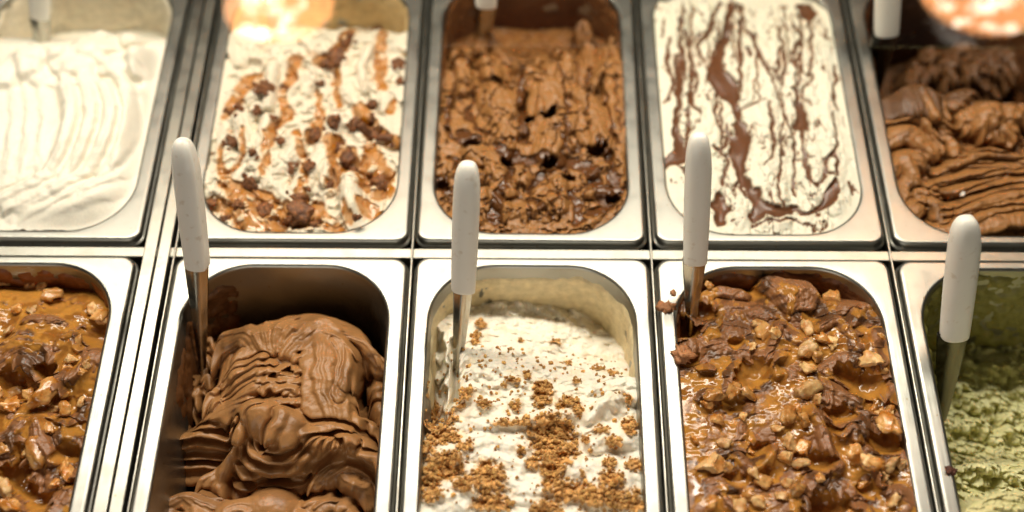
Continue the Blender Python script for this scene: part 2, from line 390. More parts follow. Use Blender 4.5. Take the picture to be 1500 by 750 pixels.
    def lines(s, defs, z=-6, soft=0.5, wob=1.2, scale=1.0):
        """soft mask of painted ribbons: each def = [(u,v,halfwidth_px), ...]"""
        M = np.zeros(s.X.shape)
        for dfn in defs:
            P = s.xy([(a[0], a[1]) for a in dfn], z); wd = np.array([a[2] for a in dfn], float) * 0.5 * scale
            Q = catmull(np.column_stack([P, wd]))
            q = s.dist(Q[:, :2], wd.max() + 2, wob)
            if q is None: continue
            sl, d, _, t, L, x, y = q
            seg = np.concatenate([[0], np.cumsum(np.hypot(*np.diff(Q[:, :2], axis=0).T))]); ww = np.interp(t, seg / seg[-1], Q[:, 2])
            M[sl] = np.maximum(M[sl], 1 - sstep(ww - soft, ww + soft, d))
        return M
    def paint(s, m, pig, rough=None):
        s.C = s.C * (1 - m[..., None]) + np.asarray(pig) * m[..., None]
        if rough is not None: s.R = s.R * (1 - m) + rough * m
    def height_at(s, x, y):
        i = np.clip(np.searchsorted(s.Y[:, 0], y), 0, s.X.shape[0] - 1); j = np.clip(np.searchsorted(s.X[0], x), 0, s.X.shape[1] - 1)
        return s.H[i, j]
    def finish(s, name, mat, label, shear=0.7, k=7, group=None):
        H = s.H; det = H - blur(H, k)
        Xn = s.X - s.wx; Yn = s.Y - shear * det - s.wy
        # keep inside the basin
        hx = OX + TAPER * np.minimum(H, 0) + .5; hy = OY + TAPER * np.minimum(H, 0) + .5; r = CR + TAPER * np.minimum(H, 0) + .4
        lx = Xn - s.cx; ly = Yn - s.cy
        lx = np.clip(lx, -hx, hx); ly = np.clip(ly, -hy, hy)
        qx = np.abs(lx) - (hx - r); qy = np.abs(ly) - (hy - r); n = np.hypot(np.maximum(qx, 0), np.maximum(qy, 0))
        out = (qx > 0) & (qy > 0) & (n > r); f = np.where(out, r / np.maximum(n, 1e-6), 1)
        lx = np.where(out, np.sign(lx) * (hx - r + qx * f), lx); ly = np.where(out, np.sign(ly) * (hy - r + qy * f), ly)
        # spill above the rim is pulled back from the walls
        over = np.minimum(hx - np.abs(lx), hy - np.abs(ly)); over = np.where((qx > 0) & (qy > 0), np.minimum(over, r - np.minimum(n, r)), over)
        H = np.where(H > -1.2, -1.2 + (H + 1.2) * sstep(-1, 17, over), H)
        P = np.stack([lx, ly, H], -1)
        keep = ~(out[:-1, :-1] & out[1:, :-1] & out[:-1, 1:] & out[1:, 1:])
        me = grid_mesh(name, P, keep)
        c = np.concatenate([np.clip(s.C, 0, 1), np.ones(s.X.shape + (1,))], -1).reshape(-1, 4).astype(np.float32)
        a = me.color_attributes.new('pigment', 'FLOAT_COLOR', 'POINT'); a.data.foreach_set('color', c.ravel())
        a = me.attributes.new('gloss_map', 'FLOAT', 'POINT'); a.data.foreach_set('value', s.R.astype(np.float32).ravel())
        me.materials.append(mat)
        e = empty(name, (s.cx, s.cy, 0)); tag(e, label, 'ice cream', group)
        o = bpy.data.objects.new('scooped_surface', me); COL.objects.link(o); o.parent = e
        s.root = e; s.Hf = H
        return e
    def smear(s, mat, pig, zt, zb, cover=0.0, thick=1.6, sides=(-.5, .5), seed=0, nf=14, rough=.5, fall=0.0):
        """a thin uneven coat left on the back wall; patches with low noise sink behind the steel"""
        n = 200; mz = 90
        # perimeter from left corner over the back wall to right corner, param a in mm
        L = OX - CR; arc = CR * math.pi / 2; tot = 2 * (L + arc) + 2 * 60
        aa = np.linspace(-tot / 2, tot / 2, n); zz = np.linspace(zt, zb, mz)
        A, Z = np.meshgrid(aa, zz)
        off = fbm(A / nf, Z / nf, s.seed + seed + 300, 4) * 1.2 + cover
        off = off - fall * np.maximum(0, np.abs(A) - tot * max(abs(sides[0]), abs(sides[1])) ) / 10
        off = off - 2.0 * sstep(zt - 8, zt, Z)
        lo, hi = sides[0] * tot, sides[1] * tot
        off = off - 2 * (1 - sstep(lo, lo + 14, A)) - 2 * sstep(hi - 14, hi, A)
        th = np.clip(off, -.6, 1.0) * thick + np.where(off > 0, .5 * np.abs(fbm(A / 4, Z / 4, s.seed + seed, 3)), 0)
        th = np.minimum(th, 4.0)
        ins = th
        hx = OX + TAPER * Z - ins; hy = OY + TAPER * Z - ins; r = CR + TAPER * Z - ins
        ab = np.abs(A); sg = np.sign(A)
        t1 = np.clip((ab - L) / arc, 0, 1) * math.pi / 2; past = np.maximum(ab - L - arc, 0)
        x = np.where(ab < L, ab, (hx - r) + r * np.sin(t1)); x = np.where(ab < L, ab / L * (hx - r), x)
        y = (hy - r) + r * np.cos(t1) - past
        y = np.where(ab < L, hy, y)
        P = np.stack([sg * x, y, Z], -1)
        me = grid_mesh('smear', P[:, ::-1])
        m = me.vertices; cnt = n * mz
        nz = fbm(A / 6, Z / 6, s.seed + 40, 3)[..., None]
        c = np.clip(np.asarray(pig) * (1 + .18 * nz), 0, 1)
        c = np.concatenate([c, np.ones(c.shape[:2] + (1,))], -1)[:, ::-1].reshape(-1, 4).astype(np.float32)
        a = me.color_attributes.new('pigment', 'FLOAT_COLOR', 'POINT'); a.data.foreach_set('color', c.ravel())
        a = me.attributes.new('gloss_map', 'FLOAT', 'POINT'); a.data.foreach_set('value', np.full(cnt, rough, np.float32))
        me.materials.append(mat)
        o = bpy.data.objects.new('smear', me); COL.objects.link(o); o.parent = s.root
        return o

# irregular chunks: nuts, brownie, crumbs ---------------------------------
def chunk_mesh(name, seed, sub=2, rough=0.35, cut=4, flat=0.7, smooth=True):
    import bmesh
    rnd = np.random.RandomState(seed); bm = bmesh.new(); bmesh.ops.create_icosphere(bm, subdivisions=sub, radius=1.0)
    V = np.array([v.co[:] for v in bm.verts])
    for k in range(cut):      # broken faces
        d = rnd.normal(size=3); d /= np.linalg.norm(d); h = rnd.uniform(.38, .72)
        ex = np.maximum(V @ d - h, 0); V = V - ex[:, None] * d * 0.98
    V = V * (1 + rough * (perlin(V[:, 0] * 1.7 + seed, V[:, 1] * 1.7 + V[:, 2] * 2.1, seed) + .45 * perlin(V[:, 0] * 4.1 + V[:, 2] * 3, V[:, 1] * 4.1 - V[:, 2], seed + 1))[:, None])
    V = V + rnd.normal(size=V.shape) * 0.02
    V[:, 2] *= flat; V[:, 0] *= rnd.uniform(.85, 1.25)
    for v, c in zip(bm.verts, V): v.co = c
    me = bpy.data.meshes.new(name); bm.to_mesh(me); bm.free()
    me.polygons.foreach_set('use_smooth', [smooth] * len(me.polygons))
    return me
NUTS = [chunk_mesh('nut_piece', 10 + k, 3, 0.42, 9, .62) for k in range(9)]
BROWN = [chunk_mesh('brownie_chunk', 40 + k, 3, 0.5, 3, .8) for k in range(5)]
def add_piece(cr, name, me, mat, u, v, r_px, zoff=0.3, rnd=random, lift=None, mm=None, sq=1.0):
    """a piece resting in the surface at photo pixel (u,v); r_px its radius there"""
    if mm is None:
        z = -8.0
        for _ in range(4): p = at(u, v, z); z = float(cr.height_at(p[0], p[1]))
        r = r_px / 2.15
        lim = OX - .75 * r - 1; p = np.array([min(max(p[0], cr.cx - lim), cr.cx + lim), p[1]])
    else: p = mm; z = float(cr.height_at(p[0], p[1])); r = r_px
    o = bpy.data.objects.new(name, me); COL.objects.link(o); o.parent = cr.root
    o.location = ((p[0] - cr.cx) / 1000, (p[1] - cr.cy) / 1000, (z + zoff * r) / 1000)
    o.scale = (r / 1000 * rnd.uniform(.9, 1.15), r / 1000 * rnd.uniform(.8, 1.05) * sq, r / 1000 * rnd.uniform(.8, 1.0))
    o.rotation_euler = (rnd.uniform(-.5, .5), rnd.uniform(-.5, .5), rnd.uniform(0, 6.28))
    if me.materials: 
        if o.material_slots[0].material != mat: o.material_slots[0].link = 'OBJECT'; o.material_slots[0].material = mat
    else: me.materials.append(mat)
    return o

WHITE = lin(220, 210, 188); WHITE2 = lin(226, 222, 202); CHOC = lin(164, 117, 71); CHOCD = lin(84, 54, 30); SAUCE = lin(74, 40, 18); CARA = lin(192, 134, 56); GREEN = lin(226, 222, 168)
rnd = random.Random(11)

# rear 1: plain white
def r1():
    def base(s):
        t = (s.Y - 21) / 252
        return -3 + 10 * np.sin(np.clip(t, 0, .75) * math.pi / .75) - 50 * sstep(.72, .95, t) + 2.5 * fbm(s.X / 40, s.Y / 40, s.seed)
    c = Cream(1, 'rear', base, lin(232, 226, 210), .45, .7)
    for i in range(4): c.stroke([(20 + 40 * i, 330), (30 + 38 * i, 270), (10 + 45 * i, 215)], 17, -4, 7 + rnd.uniform(-1, 2), stri=.8, p=1.7)
    for a, b in (((40, 316), (216, 232)), ((50, 326), (212, 258)), ((60, 334), (208, 286)), ((40, 345), (200, 312)), ((20, 300), (150, 240)), ((0, 290), (110, 232))):
        c.stroke([a, ((a[0] + b[0]) / 2, (a[1] + b[1]) / 2 + 7), b], 11, [-6, 0, -5], 13, asym=.5, stri=1.2, p=1.6, e=.7, gv=2.0)
    for i in range(6):
        u = 72 + 29 * i
        c.stroke([(u + 14, 118 + i * 3), (u + 24, 160 + i * 2), (u + 12, 205), (u - 12, 244 - i * 2)], 9.5, [0, 5, 3, -4], 14 - .3 * i, asym=.8, stri=.5, p=1.5, e=.7, gv=1.2)
    for i in range(4): c.stroke([(-10 + 22 * i, 130), (-4 + 22 * i, 180), (-20 + 24 * i, 240)], 10, [0, 3, -3], 9, asym=.3, stri=.8, p=1.6, e=.7)
    for u, v, r, h in ((130, 78, 22, 20), (206, 86, 18, 24), (44, 92, 20, 22), (84, 84, 15, 22), (170, 104, 17, 17), (108, 104, 17, 20), (10, 110, 18, 18), (228, 120, 13, 14), (150, 60, 14, 16), (60, 120, 16, 15), (188, 62, 13, 14)):
        c.blob(u, v, r, -8, h + 6, rnd.uniform(1, 1.5), rnd.uniform(0, 90), .22, 9)
    for p in ([(120, 70), (150, 90), (190, 130)], [(100, 100), (135, 118), (160, 150)], [(20, 88), (55, 80), (80, 100)], [(85, 92), (105, 85), (125, 105), (105, 120)]): c.stroke(p, 6, 6, 8, asym=.4, stri=.6, e=.7)
    c.H = blur(c.H, 2) + .35 * fbm(c.X / 6, c.Y / 6, 3, 3)
    c.finish('white_ice_cream', M_CREAM, 'plain white ice cream in swirled folds at the upper left', .6)
    c.smear(M_CREAM, WHITE * .92, -1, -70, .9, 2.0, nf=20)
r1()

# rear 2: white with caramel and brownie
def r2():
    def base(s):
        t = (s.Y - 21) / 252
        return -4 + 3 * np.sin(t * 3) - 46 * sstep(.76, .96, t) + 9 * (.5 - billow(s.X / 26, s.Y / 28, s.seed)) + 2 * fbm(s.X / 40, s.Y / 40, s.seed)
    c = Cream(2, 'rear', base, WHITE, .42, .66)
    f = lambda x, y, w=8: (250 + x / 2, y / 2, w / 2)
    for k in range(46):
        u = rnd.uniform(320, 592); v = rnd.uniform(60, 330); a = rnd.uniform(-.7, .7); l = rnd.uniform(18, 40)
        c.stroke([(u - l * math.sin(a), v - l * math.cos(a)), (u + rnd.uniform(-8, 8), v), (u + l * math.sin(a), v + l * math.cos(a))], rnd.uniform(5, 10), rnd.uniform(-11, -4), rnd.uniform(7, 13), asym=rnd.uniform(-.3, .3), stri=.5, p=1.7, e=.6, gv=1.5)
    vein = [[f(370, 180, 26), f(330, 290, 18), f(345, 340, 24), f(300, 390, 14), f(285, 500, 14)], [f(490, 190, 14), f(485, 240, 18), f(495, 320, 14)], [f(625, 60, 12), f(615, 190, 24), f(620, 275, 16)],
            [f(430, 250, 8), f(440, 330, 10)], [f(240, 230, 40), f(200, 290, 30), f(160, 350, 18)], [f(215, 390, 8), f(208, 480, 14), f(150, 505, 20), f(150, 440, 10)], [f(370, 400, 18), f(395, 500, 16), f(380, 590, 26)],
            [f(585, 440, 30), f(600, 520, 70), f(610, 560, 60)], [f(150, 530, 20), f(240, 590, 60), f(320, 640, 60), f(220, 650, 40)], [f(425, 590, 16), f(450, 640, 30), f(490, 670, 20)], [f(560, 600, 24), f(600, 640, 40)],
            [f(480, 420, 40), f(510, 480, 60), f(480, 540, 30)], [f(280, 400, 8), f(270, 520, 8)], [f(540, 60, 18), f(500, 140, 34), f(440, 190, 30)], [f(560, 330, 40), f(600, 400, 40), f(660, 420, 30)], [f(120, 590, 30), f(190, 620, 40)],
            [f(660, 300, 12), f(640, 340, 10)], [f(300, 640, 50), f(420, 640, 46)], [f(505, 600, 8), f(520, 650, 16)], [f(440, 330, 14), f(420, 410, 34)]]
    M = c.lines(vein, -3, .8, 2.4, .74)
    nz = fbm(c.X / 16, c.Y / 22, 77, 4); M = np.maximum(M, sstep(.10, .0, np.abs(nz)) * sstep(.1, .4, fbm(c.X / 40, c.Y / 40, 9, 2)) * .8)
    M = M * sstep(-.6, -.2, fbm(c.X / 8, c.Y / 9, 21, 3) + .1)
    c.H = c.H - 2.2 * M
    film = sstep(.25, .75, M + .35 * fbm(c.X / 3, c.Y / 3, 5, 3) * (M > .05))
    c.paint(sstep(0, .6, blur(M, 3)) * .5, lin(222, 178, 116), .35)
    c.paint(film * (.84 + .25 * fbm(c.X / 7, c.Y / 7, 66, 3)), lin(172, 112, 46), .09)
    c.H += .5 * fbm(c.X / 4, c.Y / 4, 13, 3) * (1 - film)
    e = c.finish('caramel_ripple_ice_cream', M_CREAM, 'white ice cream with caramel ripples and dark brownie chunks', .8)
    c.smear(M_CREAM, lin(196, 170, 122), -1, -60, .7, 1.8, nf=18)
    for x, y, r in ((480, 180, 38), (455, 190, 26), (500, 160, 26), (280, 258, 26), (255, 265, 18), (605, 70, 22), (680, 65, 18), (665, 190, 22), (480, 360, 24), (430, 400, 24), (560, 385, 34), (535, 370, 22), (590, 308, 18), (630, 410, 24), (600, 400, 20), (510, 462, 30), (490, 440, 20), (240, 450, 15), (350, 490, 22), (405, 490, 20),
                    (375, 580, 28), (380, 630, 36), (355, 645, 22), (275, 625, 28), (190, 600, 18), (180, 415, 22), (120, 600, 16), (610, 535, 26), (630, 550, 16), (325, 415, 14), (250, 330, 12), (540, 500, 15), (460, 520, 18), (230, 535, 20), (160, 640, 18), (440, 245, 12), (515, 135, 22), (530, 110, 16), (175, 330, 14), (200, 310, 14), (420, 660, 16), (590, 345, 14), (335, 255, 10), (300, 360, 10), (680, 240, 12), (540, 640, 10)):
        add_piece(c, 'brownie_chunk', rnd.choice(BROWN), M_BROWNIE, 250 + x / 2, y / 2, r / 2 * 1.02, .22, rnd)
        for _ in range(2):
            q = (250 + x / 2 + rnd.uniform(-1, 1) * r * .6, y / 2 + rnd.uniform(-1, 1) * r * .5)
            if 318 < q[0] < 594 and q[1] < 330: add_piece(c, 'brownie_chunk', rnd.choice(BROWN), M_BROWNIE, *q, rnd.uniform(3, 5.5), .2, rnd)
r2()

# rear 3: chocolate with dark ripples
def r3():
    def base(s):
        t = (s.Y - 21) / 252
        return -5 - 6 * sstep(.35, .6, t) - 38 * sstep(.6, 1.0, t) + 2 * fbm(s.X / 30, s.Y / 30, s.seed)
    c = Cream(3, 'rear', base, lin(152, 106, 58), .42, .66)
    f = lambda x, y, w=8: (600 + x / 2, y / 2, w / 2)
    for k in range(70):
        u = rnd.uniform(645, 915); v = rnd.uniform(60, 335); l = rnd.uniform(10, 26) * (1.3 if v < 220 else .8); a = rnd.uniform(-.5, .5) if v < 230 else rnd.uniform(-1.4, 1.4)
        c.stroke([(u - l * math.sin(a), v - l * math.cos(a)), (u + rnd.uniform(-6, 6), v), (u + l * math.sin(a), v + l * math.cos(a))], rnd.uniform(4, 9), rnd.uniform(-12, -5) - max(0, 110 - v) * .25, rnd.uniform(6, 11), asym=rnd.uniform(-.4, .4), stri=.7, p=1.6, e=.6)
    for p, w in (([(722, 130), (738, 170), (730, 205)], 15), ([(800, 125), (812, 165), (800, 215)], 16), ([(850, 130), (870, 165), (880, 200)], 12), ([(690, 215), (720, 240), (735, 270)], 12), ([(760, 90), (790, 110), (830, 130)], 9)):
        c.stroke(p, w, -9, 13, stri=.8, asym=.2, p=1.6, e=.6)
    ln = [[f(325, 210, 10), f(330, 300, 16), f(335, 420, 18)], [f(430, 200, 5), f(455, 260, 7), f(465, 380, 6), f(450, 460, 8)], [f(520, 190, 8), f(525, 260, 9), f(520, 350, 5)], [f(560, 220, 5), f(580, 330, 7), f(600, 420, 6)], [f(600, 230, 4), f(615, 380, 6)],
          [f(250, 440, 14), f(310, 465, 24), f(410, 470, 22), f(460, 490, 14)], [f(190, 250, 6), f(170, 330, 12), f(230, 400, 10)], [f(130, 250, 8), f(110, 380, 10), f(180, 410, 24)], [f(150, 380, 12), f(200, 410, 18)], [f(460, 470, 20), f(520, 490, 30), f(570, 580, 24)], [f(270, 560, 12), f(250, 640, 30)],
          [f(390, 500, 10), f(350, 560, 12)], [f(560, 420, 24), f(600, 500, 16), f(590, 560, 20)], [f(90, 520, 26), f(110, 560, 18)], [f(480, 560, 14), f(500, 650, 20)], [f(420, 380, 4), f(470, 440, 8), f(500, 440, 10)], [f(120, 460, 12), f(150, 500, 10)], [f(300, 480, 14), f(280, 560, 16)], [f(530, 620, 20), f(600, 600, 14)], [f(350, 590, 10), f(420, 640, 8)], [f(640, 540, 10), f(590, 570, 22)],
          [f(300, 130, 5), f(360, 160, 8), f(440, 180, 6)], [f(110, 180, 10), f(160, 160, 12), f(190, 190, 12)]]
    M = c.lines(ln, -5, 1.1, 3.2, .85)
    nz = fbm(c.X / 11, c.Y / 13, 31, 4); low = sstep(.55, .15, (c.Y - 21) / 252)
    M = np.maximum(M, sstep(.2, .05, np.abs(nz)) * sstep(-.1, .35, fbm(c.X / 26, c.Y / 26, 19, 2) + .25 * low + .12) * sstep(1.0, .7, (c.Y - 21) / 252))
    c.H -= 2.6 * M
    c.paint(sstep(.2, .9, M + .4 * fbm(c.X / 3, c.Y / 3, 6, 3) * (M > .02)) * .9, lin(84, 48, 22), .2)
    for x, y, r in ((410, 330, 10), (180, 410, 11), (255, 225, 8), (550, 430, 12), (410, 470, 10), (95, 530, 10), (600, 570, 9), (270, 70, 8), (320, 180, 7), (350, 350, 6), (465, 505, 9), (285, 470, 8), (520, 262, 5), (115, 265, 7)):
        m = c.blob(600 + x / 2, y / 2, r / 2.4, -8, 8, 1.5, rnd.uniform(-30, 30), .5, 3, mode='cut'); c.paint(m * .6, lin(84, 46, 20), .3)
    c.H += .5 * fbm(c.X / 4, c.Y / 4, 23, 3) + 1.8 * fbm(c.X / 8, c.Y / 14, 27, 3) * sstep(.6, .8, (c.Y - 21) / 252)
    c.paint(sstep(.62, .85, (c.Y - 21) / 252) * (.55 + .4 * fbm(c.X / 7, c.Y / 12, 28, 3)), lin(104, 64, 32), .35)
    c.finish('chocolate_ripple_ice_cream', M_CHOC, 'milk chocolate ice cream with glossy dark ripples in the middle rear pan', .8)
    c.smear(M_CHOC, lin(112, 70, 34), -1.5, -80, .8, 2.0, nf=18)
r3()

# rear 4: white streaked with chocolate sauce
def r4():
    def base(s):
        t = (s.Y - 21) / 252
        return -2.5 + 3 * np.sin(t * math.pi) + 2.0 * fbm(s.X / 26, s.Y / 50, s.seed) - 10 * sstep(.85, 1, t)
    c = Cream(4, 'rear', base, WHITE2, .45, .66)
    for u0, v0, v1, w in ((1215, 60, 300, 10), (1190, 40, 240, 11), (1150, 20, 130, 16), (1120, 140, 200, 14), (1125, 220, 310, 18), (1090, 90, 140, 9), (1030, 150, 210, 17), (1005, 60, 150, 9), (980, 90, 230, 10), (970, 10, 70, 12), (1000, 0, 50, 9), (1030, 0, 60, 7), (1055, 0, 50, 6), (1075, 0, 40, 6), (1180, 260, 280, 9), (1150, 170, 200, 9), (1230, 200, 320, 13), (1085, 290, 330, 10), (995, 250, 320, 13), (1160, 60, 110, 12)):
        c.stroke([(u0, v0), (u0 + rnd.uniform(-6, 6), (v0 + v1) / 2), (u0 + (u0 - 1100) * .12, v1)], w, -5, 6 + rnd.uniform(0, 3), stri=.9, sfreq=3, p=1.8, asym=rnd.uniform(-.2, .2), e=.6)
    f = lambda x, y, w=8: (920 + x / 2, y / 2, w / 2)
    ln = [[f(300, 0, 12), f(290, 90, 14), f(262, 180, 20), f(285, 255, 42), f(312, 300, 22), f(325, 350, 14), f(335, 400, 36), f(322, 455, 30), f(335, 520, 14), f(365, 575, 18), f(400, 615, 24), f(450, 622, 22), f(490, 605, 12)],
          [f(250, 150, 6), f(245, 220, 18), f(270, 260, 20)], [f(140, 160, 6), f(146, 260, 9), f(140, 370, 13), f(150, 440, 22), f(105, 485, 18)], [f(170, 450, 16), f(140, 470, 20)], [f(490, 265, 6), f(503, 320, 18), f(508, 365, 24), f(490, 375, 12)],
          [f(340, 85, 5), f(365, 110, 8), f(385, 160, 6), f(430, 260, 5), f(470, 370, 5), f(488, 450, 6), f(487, 570, 6)], [f(505, 120, 5), f(500, 260, 6)], [f(508, 370, 8), f(512, 430, 6), f(525, 480, 10), f(530, 525, 12)], [f(530, 525, 9), f(555, 545, 8), f(575, 520, 8), f(582, 480, 8), f(605, 455, 8), f(608, 520, 7), f(575, 500, 6)],
          [f(600, 340, 4), f(612, 420, 5), f(600, 470, 6)], [f(605, 540, 16), f(590, 585, 22), f(560, 610, 12), f(520, 625, 8), f(480, 600, 6)], [f(170, 90, 6), f(185, 190, 6), f(185, 290, 8), f(210, 340, 6)], [f(250, 40, 6), f(235, 100, 10), f(205, 130, 6), f(220, 185, 6)],
          [f(270, 290, 4), f(276, 400, 4)], [f(150, 60, 4), f(160, 180, 8), f(165, 230, 6)], [f(335, 0, 8), f(330, 120, 9), f(328, 270, 8)], [f(275, 0, 6), f(240, 80, 7)], [f(250, 430, 5), f(290, 465, 6), f(272, 540, 8)], [f(268, 580, 20), f(270, 650, 20)], [f(265, 600, 30), f(280, 610, 24)], [f(360, 665, 5), f(420, 650, 6), f(480, 645, 5), f(540, 660, 4)],
          [f(520, 10, 34), f(530, 40, 34)], [f(350, 140, 8), f(355, 165, 10)], [f(75, 180, 9), f(80, 200, 8)], [f(340, 320, 3), f(400, 300, 3)], [f(345, 500, 4), f(330, 540, 6), f(345, 580, 5)], [f(375, 560, 10), f(380, 620, 26), f(365, 645, 16)], [f(140, 480, 3), f(165, 510, 5)], [f(105, 60, 5), f(100, 110, 5)], [f(195, 20, 5), f(185, 90, 5)], [f(300, 400, 12), f(275, 440, 5)], [f(210, 100, 8), f(180, 130, 8)], [f(430, 210, 8), f(400, 200, 3)]]
    c.seed += 3; q = random.Random(5)
    for _ in range(26):
        x = q.uniform(70, 620); y = q.uniform(0, 420); l = q.uniform(60, 220); w = q.uniform(3, 6)
        ln.append([f(x, y, w), f(x + q.uniform(-14, 14), y + l * .35, w + 1), f(x + q.uniform(-16, 16), y + l * .7, w), f(x + q.uniform(-20, 20) + (x - 340) * .05, y + l, w * .7)])
    M = c.lines(ln, -1, .6, 2.0, .8); M = np.clip(M + .75 * fbm(c.X / 2.6, c.Y / 3.2, 12, 3) * (M > .03) * (M < .97), 0, 1)
    nz = fbm(c.X / 9, c.Y / 30, 37, 3); M = np.maximum(M, .95 * sstep(.10, .03, np.abs(nz)) * sstep(-.05, .2, fbm(c.X / 25, c.Y / 30, 49, 2) + .15 * sstep(120, 240, c.Y)))
    # the sauce lies in grooves of the white ice cream, level and slightly sunken
    Mb = blur(M, 2); c.H = c.H - 3.4 * sstep(.2, .9, Mb)
    c.H = np.where(M > .6, blur(c.H, 4), c.H)
    c.H += (1.0 * fbm(c.X / 5, c.Y / 6, 3, 4) + 1.6 * np.abs(fbm(c.X / 9, c.Y / 14, 8, 3))) * (1 - sstep(.2, .6, M))
    c.paint(sstep(.05, .5, Mb) * .35, lin(190, 160, 120), .4); c.paint(sstep(.3, .7, M), lin(100, 64, 40), .30)
    c.finish('sauce_streaked_ice_cream', M_CREAM, 'white ice cream with branching streaks of chocolate sauce', .6)
r4()

# rear 5: chocolate, scooped at the back
def r5():
    def base(s):
        t = (s.Y - 21) / 252
        return -16 - 70 * sstep(.42, .56, t) + 6 * (billow(s.X / 18, s.Y / 18, s.seed) - .4)
    c = Cream(5, 'rear', base, lin(152, 106, 60), .42, .68)
    f = lambda x, y: (1270 + x / 2.174, y / 2.174)
    S = lambda pts, w, z, h, **k: c.stroke([f(*q) for q in pts], w * .78, z, h, **k)
    for x, y, r in ((200, 190, 14), (300, 180, 18), (390, 200, 20), (450, 190, 14), (260, 220, 12), (340, 230, 14), (150, 230, 10)): c.blob(*f(x, y), r, -70, 26, 1.4, rnd.uniform(0, 90), .4, 6)
    S([(100, 720), (110, 640), (140, 560)], 10, -14, 8, stri=.5); S([(120, 700), (170, 650), (220, 640)], 12, -14, 9, stri=1)
    S([(90, 600), (130, 580), (180, 600)], 10, -16, 9, stri=.6); S([(200, 600), (240, 570), (300, 560)], 9, -14, 9, stri=.6)
    for i, (z, w) in enumerate(((-10, 13), (-7, 12), (-5, 11), (-2, 9), (0, 7))):
        S([(30 + 6 * i, 350 - 14 * i), (110 + 8 * i, 322 - 14 * i), (195 + 6 * i, 370 - 20 * i), (240 + 3 * i, 440 - 24 * i)], w, [z - 4, z, z, z - 6], 8, asym=.5, stri=1.0, e=.65, p=1.6, gv=2.0)
    S([(40, 385), (120, 372), (190, 400), (235, 450)], 7, [-9, -5, -6, -12], 9, asym=.5, stri=.5, e=.7)
    S([(55, 440), (130, 420), (205, 465)], 13, [-14, -9, -14], 11, stri=.8, e=.6); S([(85, 530), (120, 495), (170, 500)], 13, -15, 13, stri=.7, e=.6); S([(120, 500), (150, 550), (160, 605)], 9, [-9, -12, -18], 10, stri=.5)
    S([(175, 270), (190, 300), (220, 350)], 8, -2, 12, e=.6)
    for x, y, r, h, n in ((290, 320, 15, 16, .2), (390, 370, 18, 20, .12), (455, 365, 15, 17, .25), (325, 310, 10, 16, .3), (430, 410, 16, 13, .3), (500, 360, 12, 14, .2), (320, 380, 12, 12, .3), (270, 345, 10, 14, .3)): c.blob(*f(x, y), r, -18, h + 4, 1.2, rnd.uniform(0, 90), n, 6)
    for i, (p, w, z, h) in enumerate((([(280, 500), (370, 470), (440, 475), (520, 500)], 11, -13, 12), ([(230, 530), (320, 515), (420, 520), (520, 520)], 10, -15, 10), ([(240, 565), (330, 545), (430, 535), (520, 530)], 8, -14, 11), ([(235, 600), (330, 585), (430, 565), (520, 560)], 9, -14, 11),
                                      ([(250, 650), (330, 640), (420, 610), (520, 590)], 15, -13, 12), ([(220, 705), (320, 690), (420, 650), (520, 635)], 13, -13, 12), ([(330, 720), (420, 690), (520, 680)], 10, -12, 11), ([(240, 430), (280, 440), (290, 480)], 10, -14, 10), ([(180, 620), (230, 640), (240, 690)], 10, -14, 9))):
        S(p, w, [z - 3] + [z] * (len(p) - 1), h, asym=-.55, stri=.6, e=.65, p=1.6, gv=3.5)
    c.H += .5 * fbm(c.X / 4, c.Y / 4, 3, 3)
    c.paint(np.clip(sstep(.25, .6, fbm(c.X / 14, c.Y / 10, 8, 4)) * .5, 0, 1), CHOCD, .35)
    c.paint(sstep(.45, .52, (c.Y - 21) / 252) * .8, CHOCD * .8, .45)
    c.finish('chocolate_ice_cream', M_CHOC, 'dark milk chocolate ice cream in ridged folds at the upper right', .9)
    c.smear(M_CHOC, lin(86, 50, 20), -1.5, -95, .8, 2.4, nf=16)
    add_piece(c, 'white_fleck', NUTS[2], M_PLASTIC, *f(300, 622), 6, .5, rnd)
r5()

# front 1 and front 4: chocolate lumps under caramel, with nuts
def caramel_tub(col, base, choc, strokes, holes, level, name, label, nuts, extra):
    c = Cream(col, 'front', base, choc, .40, .58)
    for st in strokes: c.stroke(*st[0], **st[1])
    for u, v, r, z, d in holes:
        c.blob(u, v, r * 1.15, z, d * 1.5, 1.4, rnd.uniform(-40, 40), .35, 5, mode='cut')
    c.H += .9 * fbm(c.X / 5.5, c.Y / 5.5, 3, 4)
    lev = blur(blur(c.H, 14), 14) + level(c)
    wet = sstep(.9, -1.0, c.H - lev + .6 * fbm(c.X / 7, c.Y / 7, 15, 2))
    c.H = np.where(c.H < lev, c.H + (lev - c.H) * .86, c.H)
    drip = sstep(.18, .42, fbm(c.X / 13, c.Y / 17, 71 + col, 4)) * .85
    wet = np.maximum(wet, drip)
    c.H = c.H * (1 - .6 * wet) + blur(c.H, 3) * .6 * wet + (.55 + .8 * fbm(c.X / 7, c.Y / 7, 19, 2)) * wet
    dark = sstep(.1, .5, fbm(c.X / 18, c.Y / 18, 55 + col, 3)); c.paint(dark * .8, CHOCD * .85, .30)
    c.paint(wet * (.74 + .22 * fbm(c.X / 9, c.Y / 9, 5, 2)), CARA, .10)
    c.paint(wet * sstep(.05, .5, fbm(c.X / 15, c.Y / 15, 33 + col, 3)) * .65, lin(122, 70, 24), .09)
    c.finish(name, M_CHOC, label, .9)
    for n in nuts:
        u, v, r = n[:3]; car = len(n) > 3
        add_piece(c, 'nut_piece', rnd.choice(NUTS), M_NUTC if car or rnd.random() < .3 else M_NUT, u, v, r * 1.22, .32, rnd)
    extra(c)
    return c
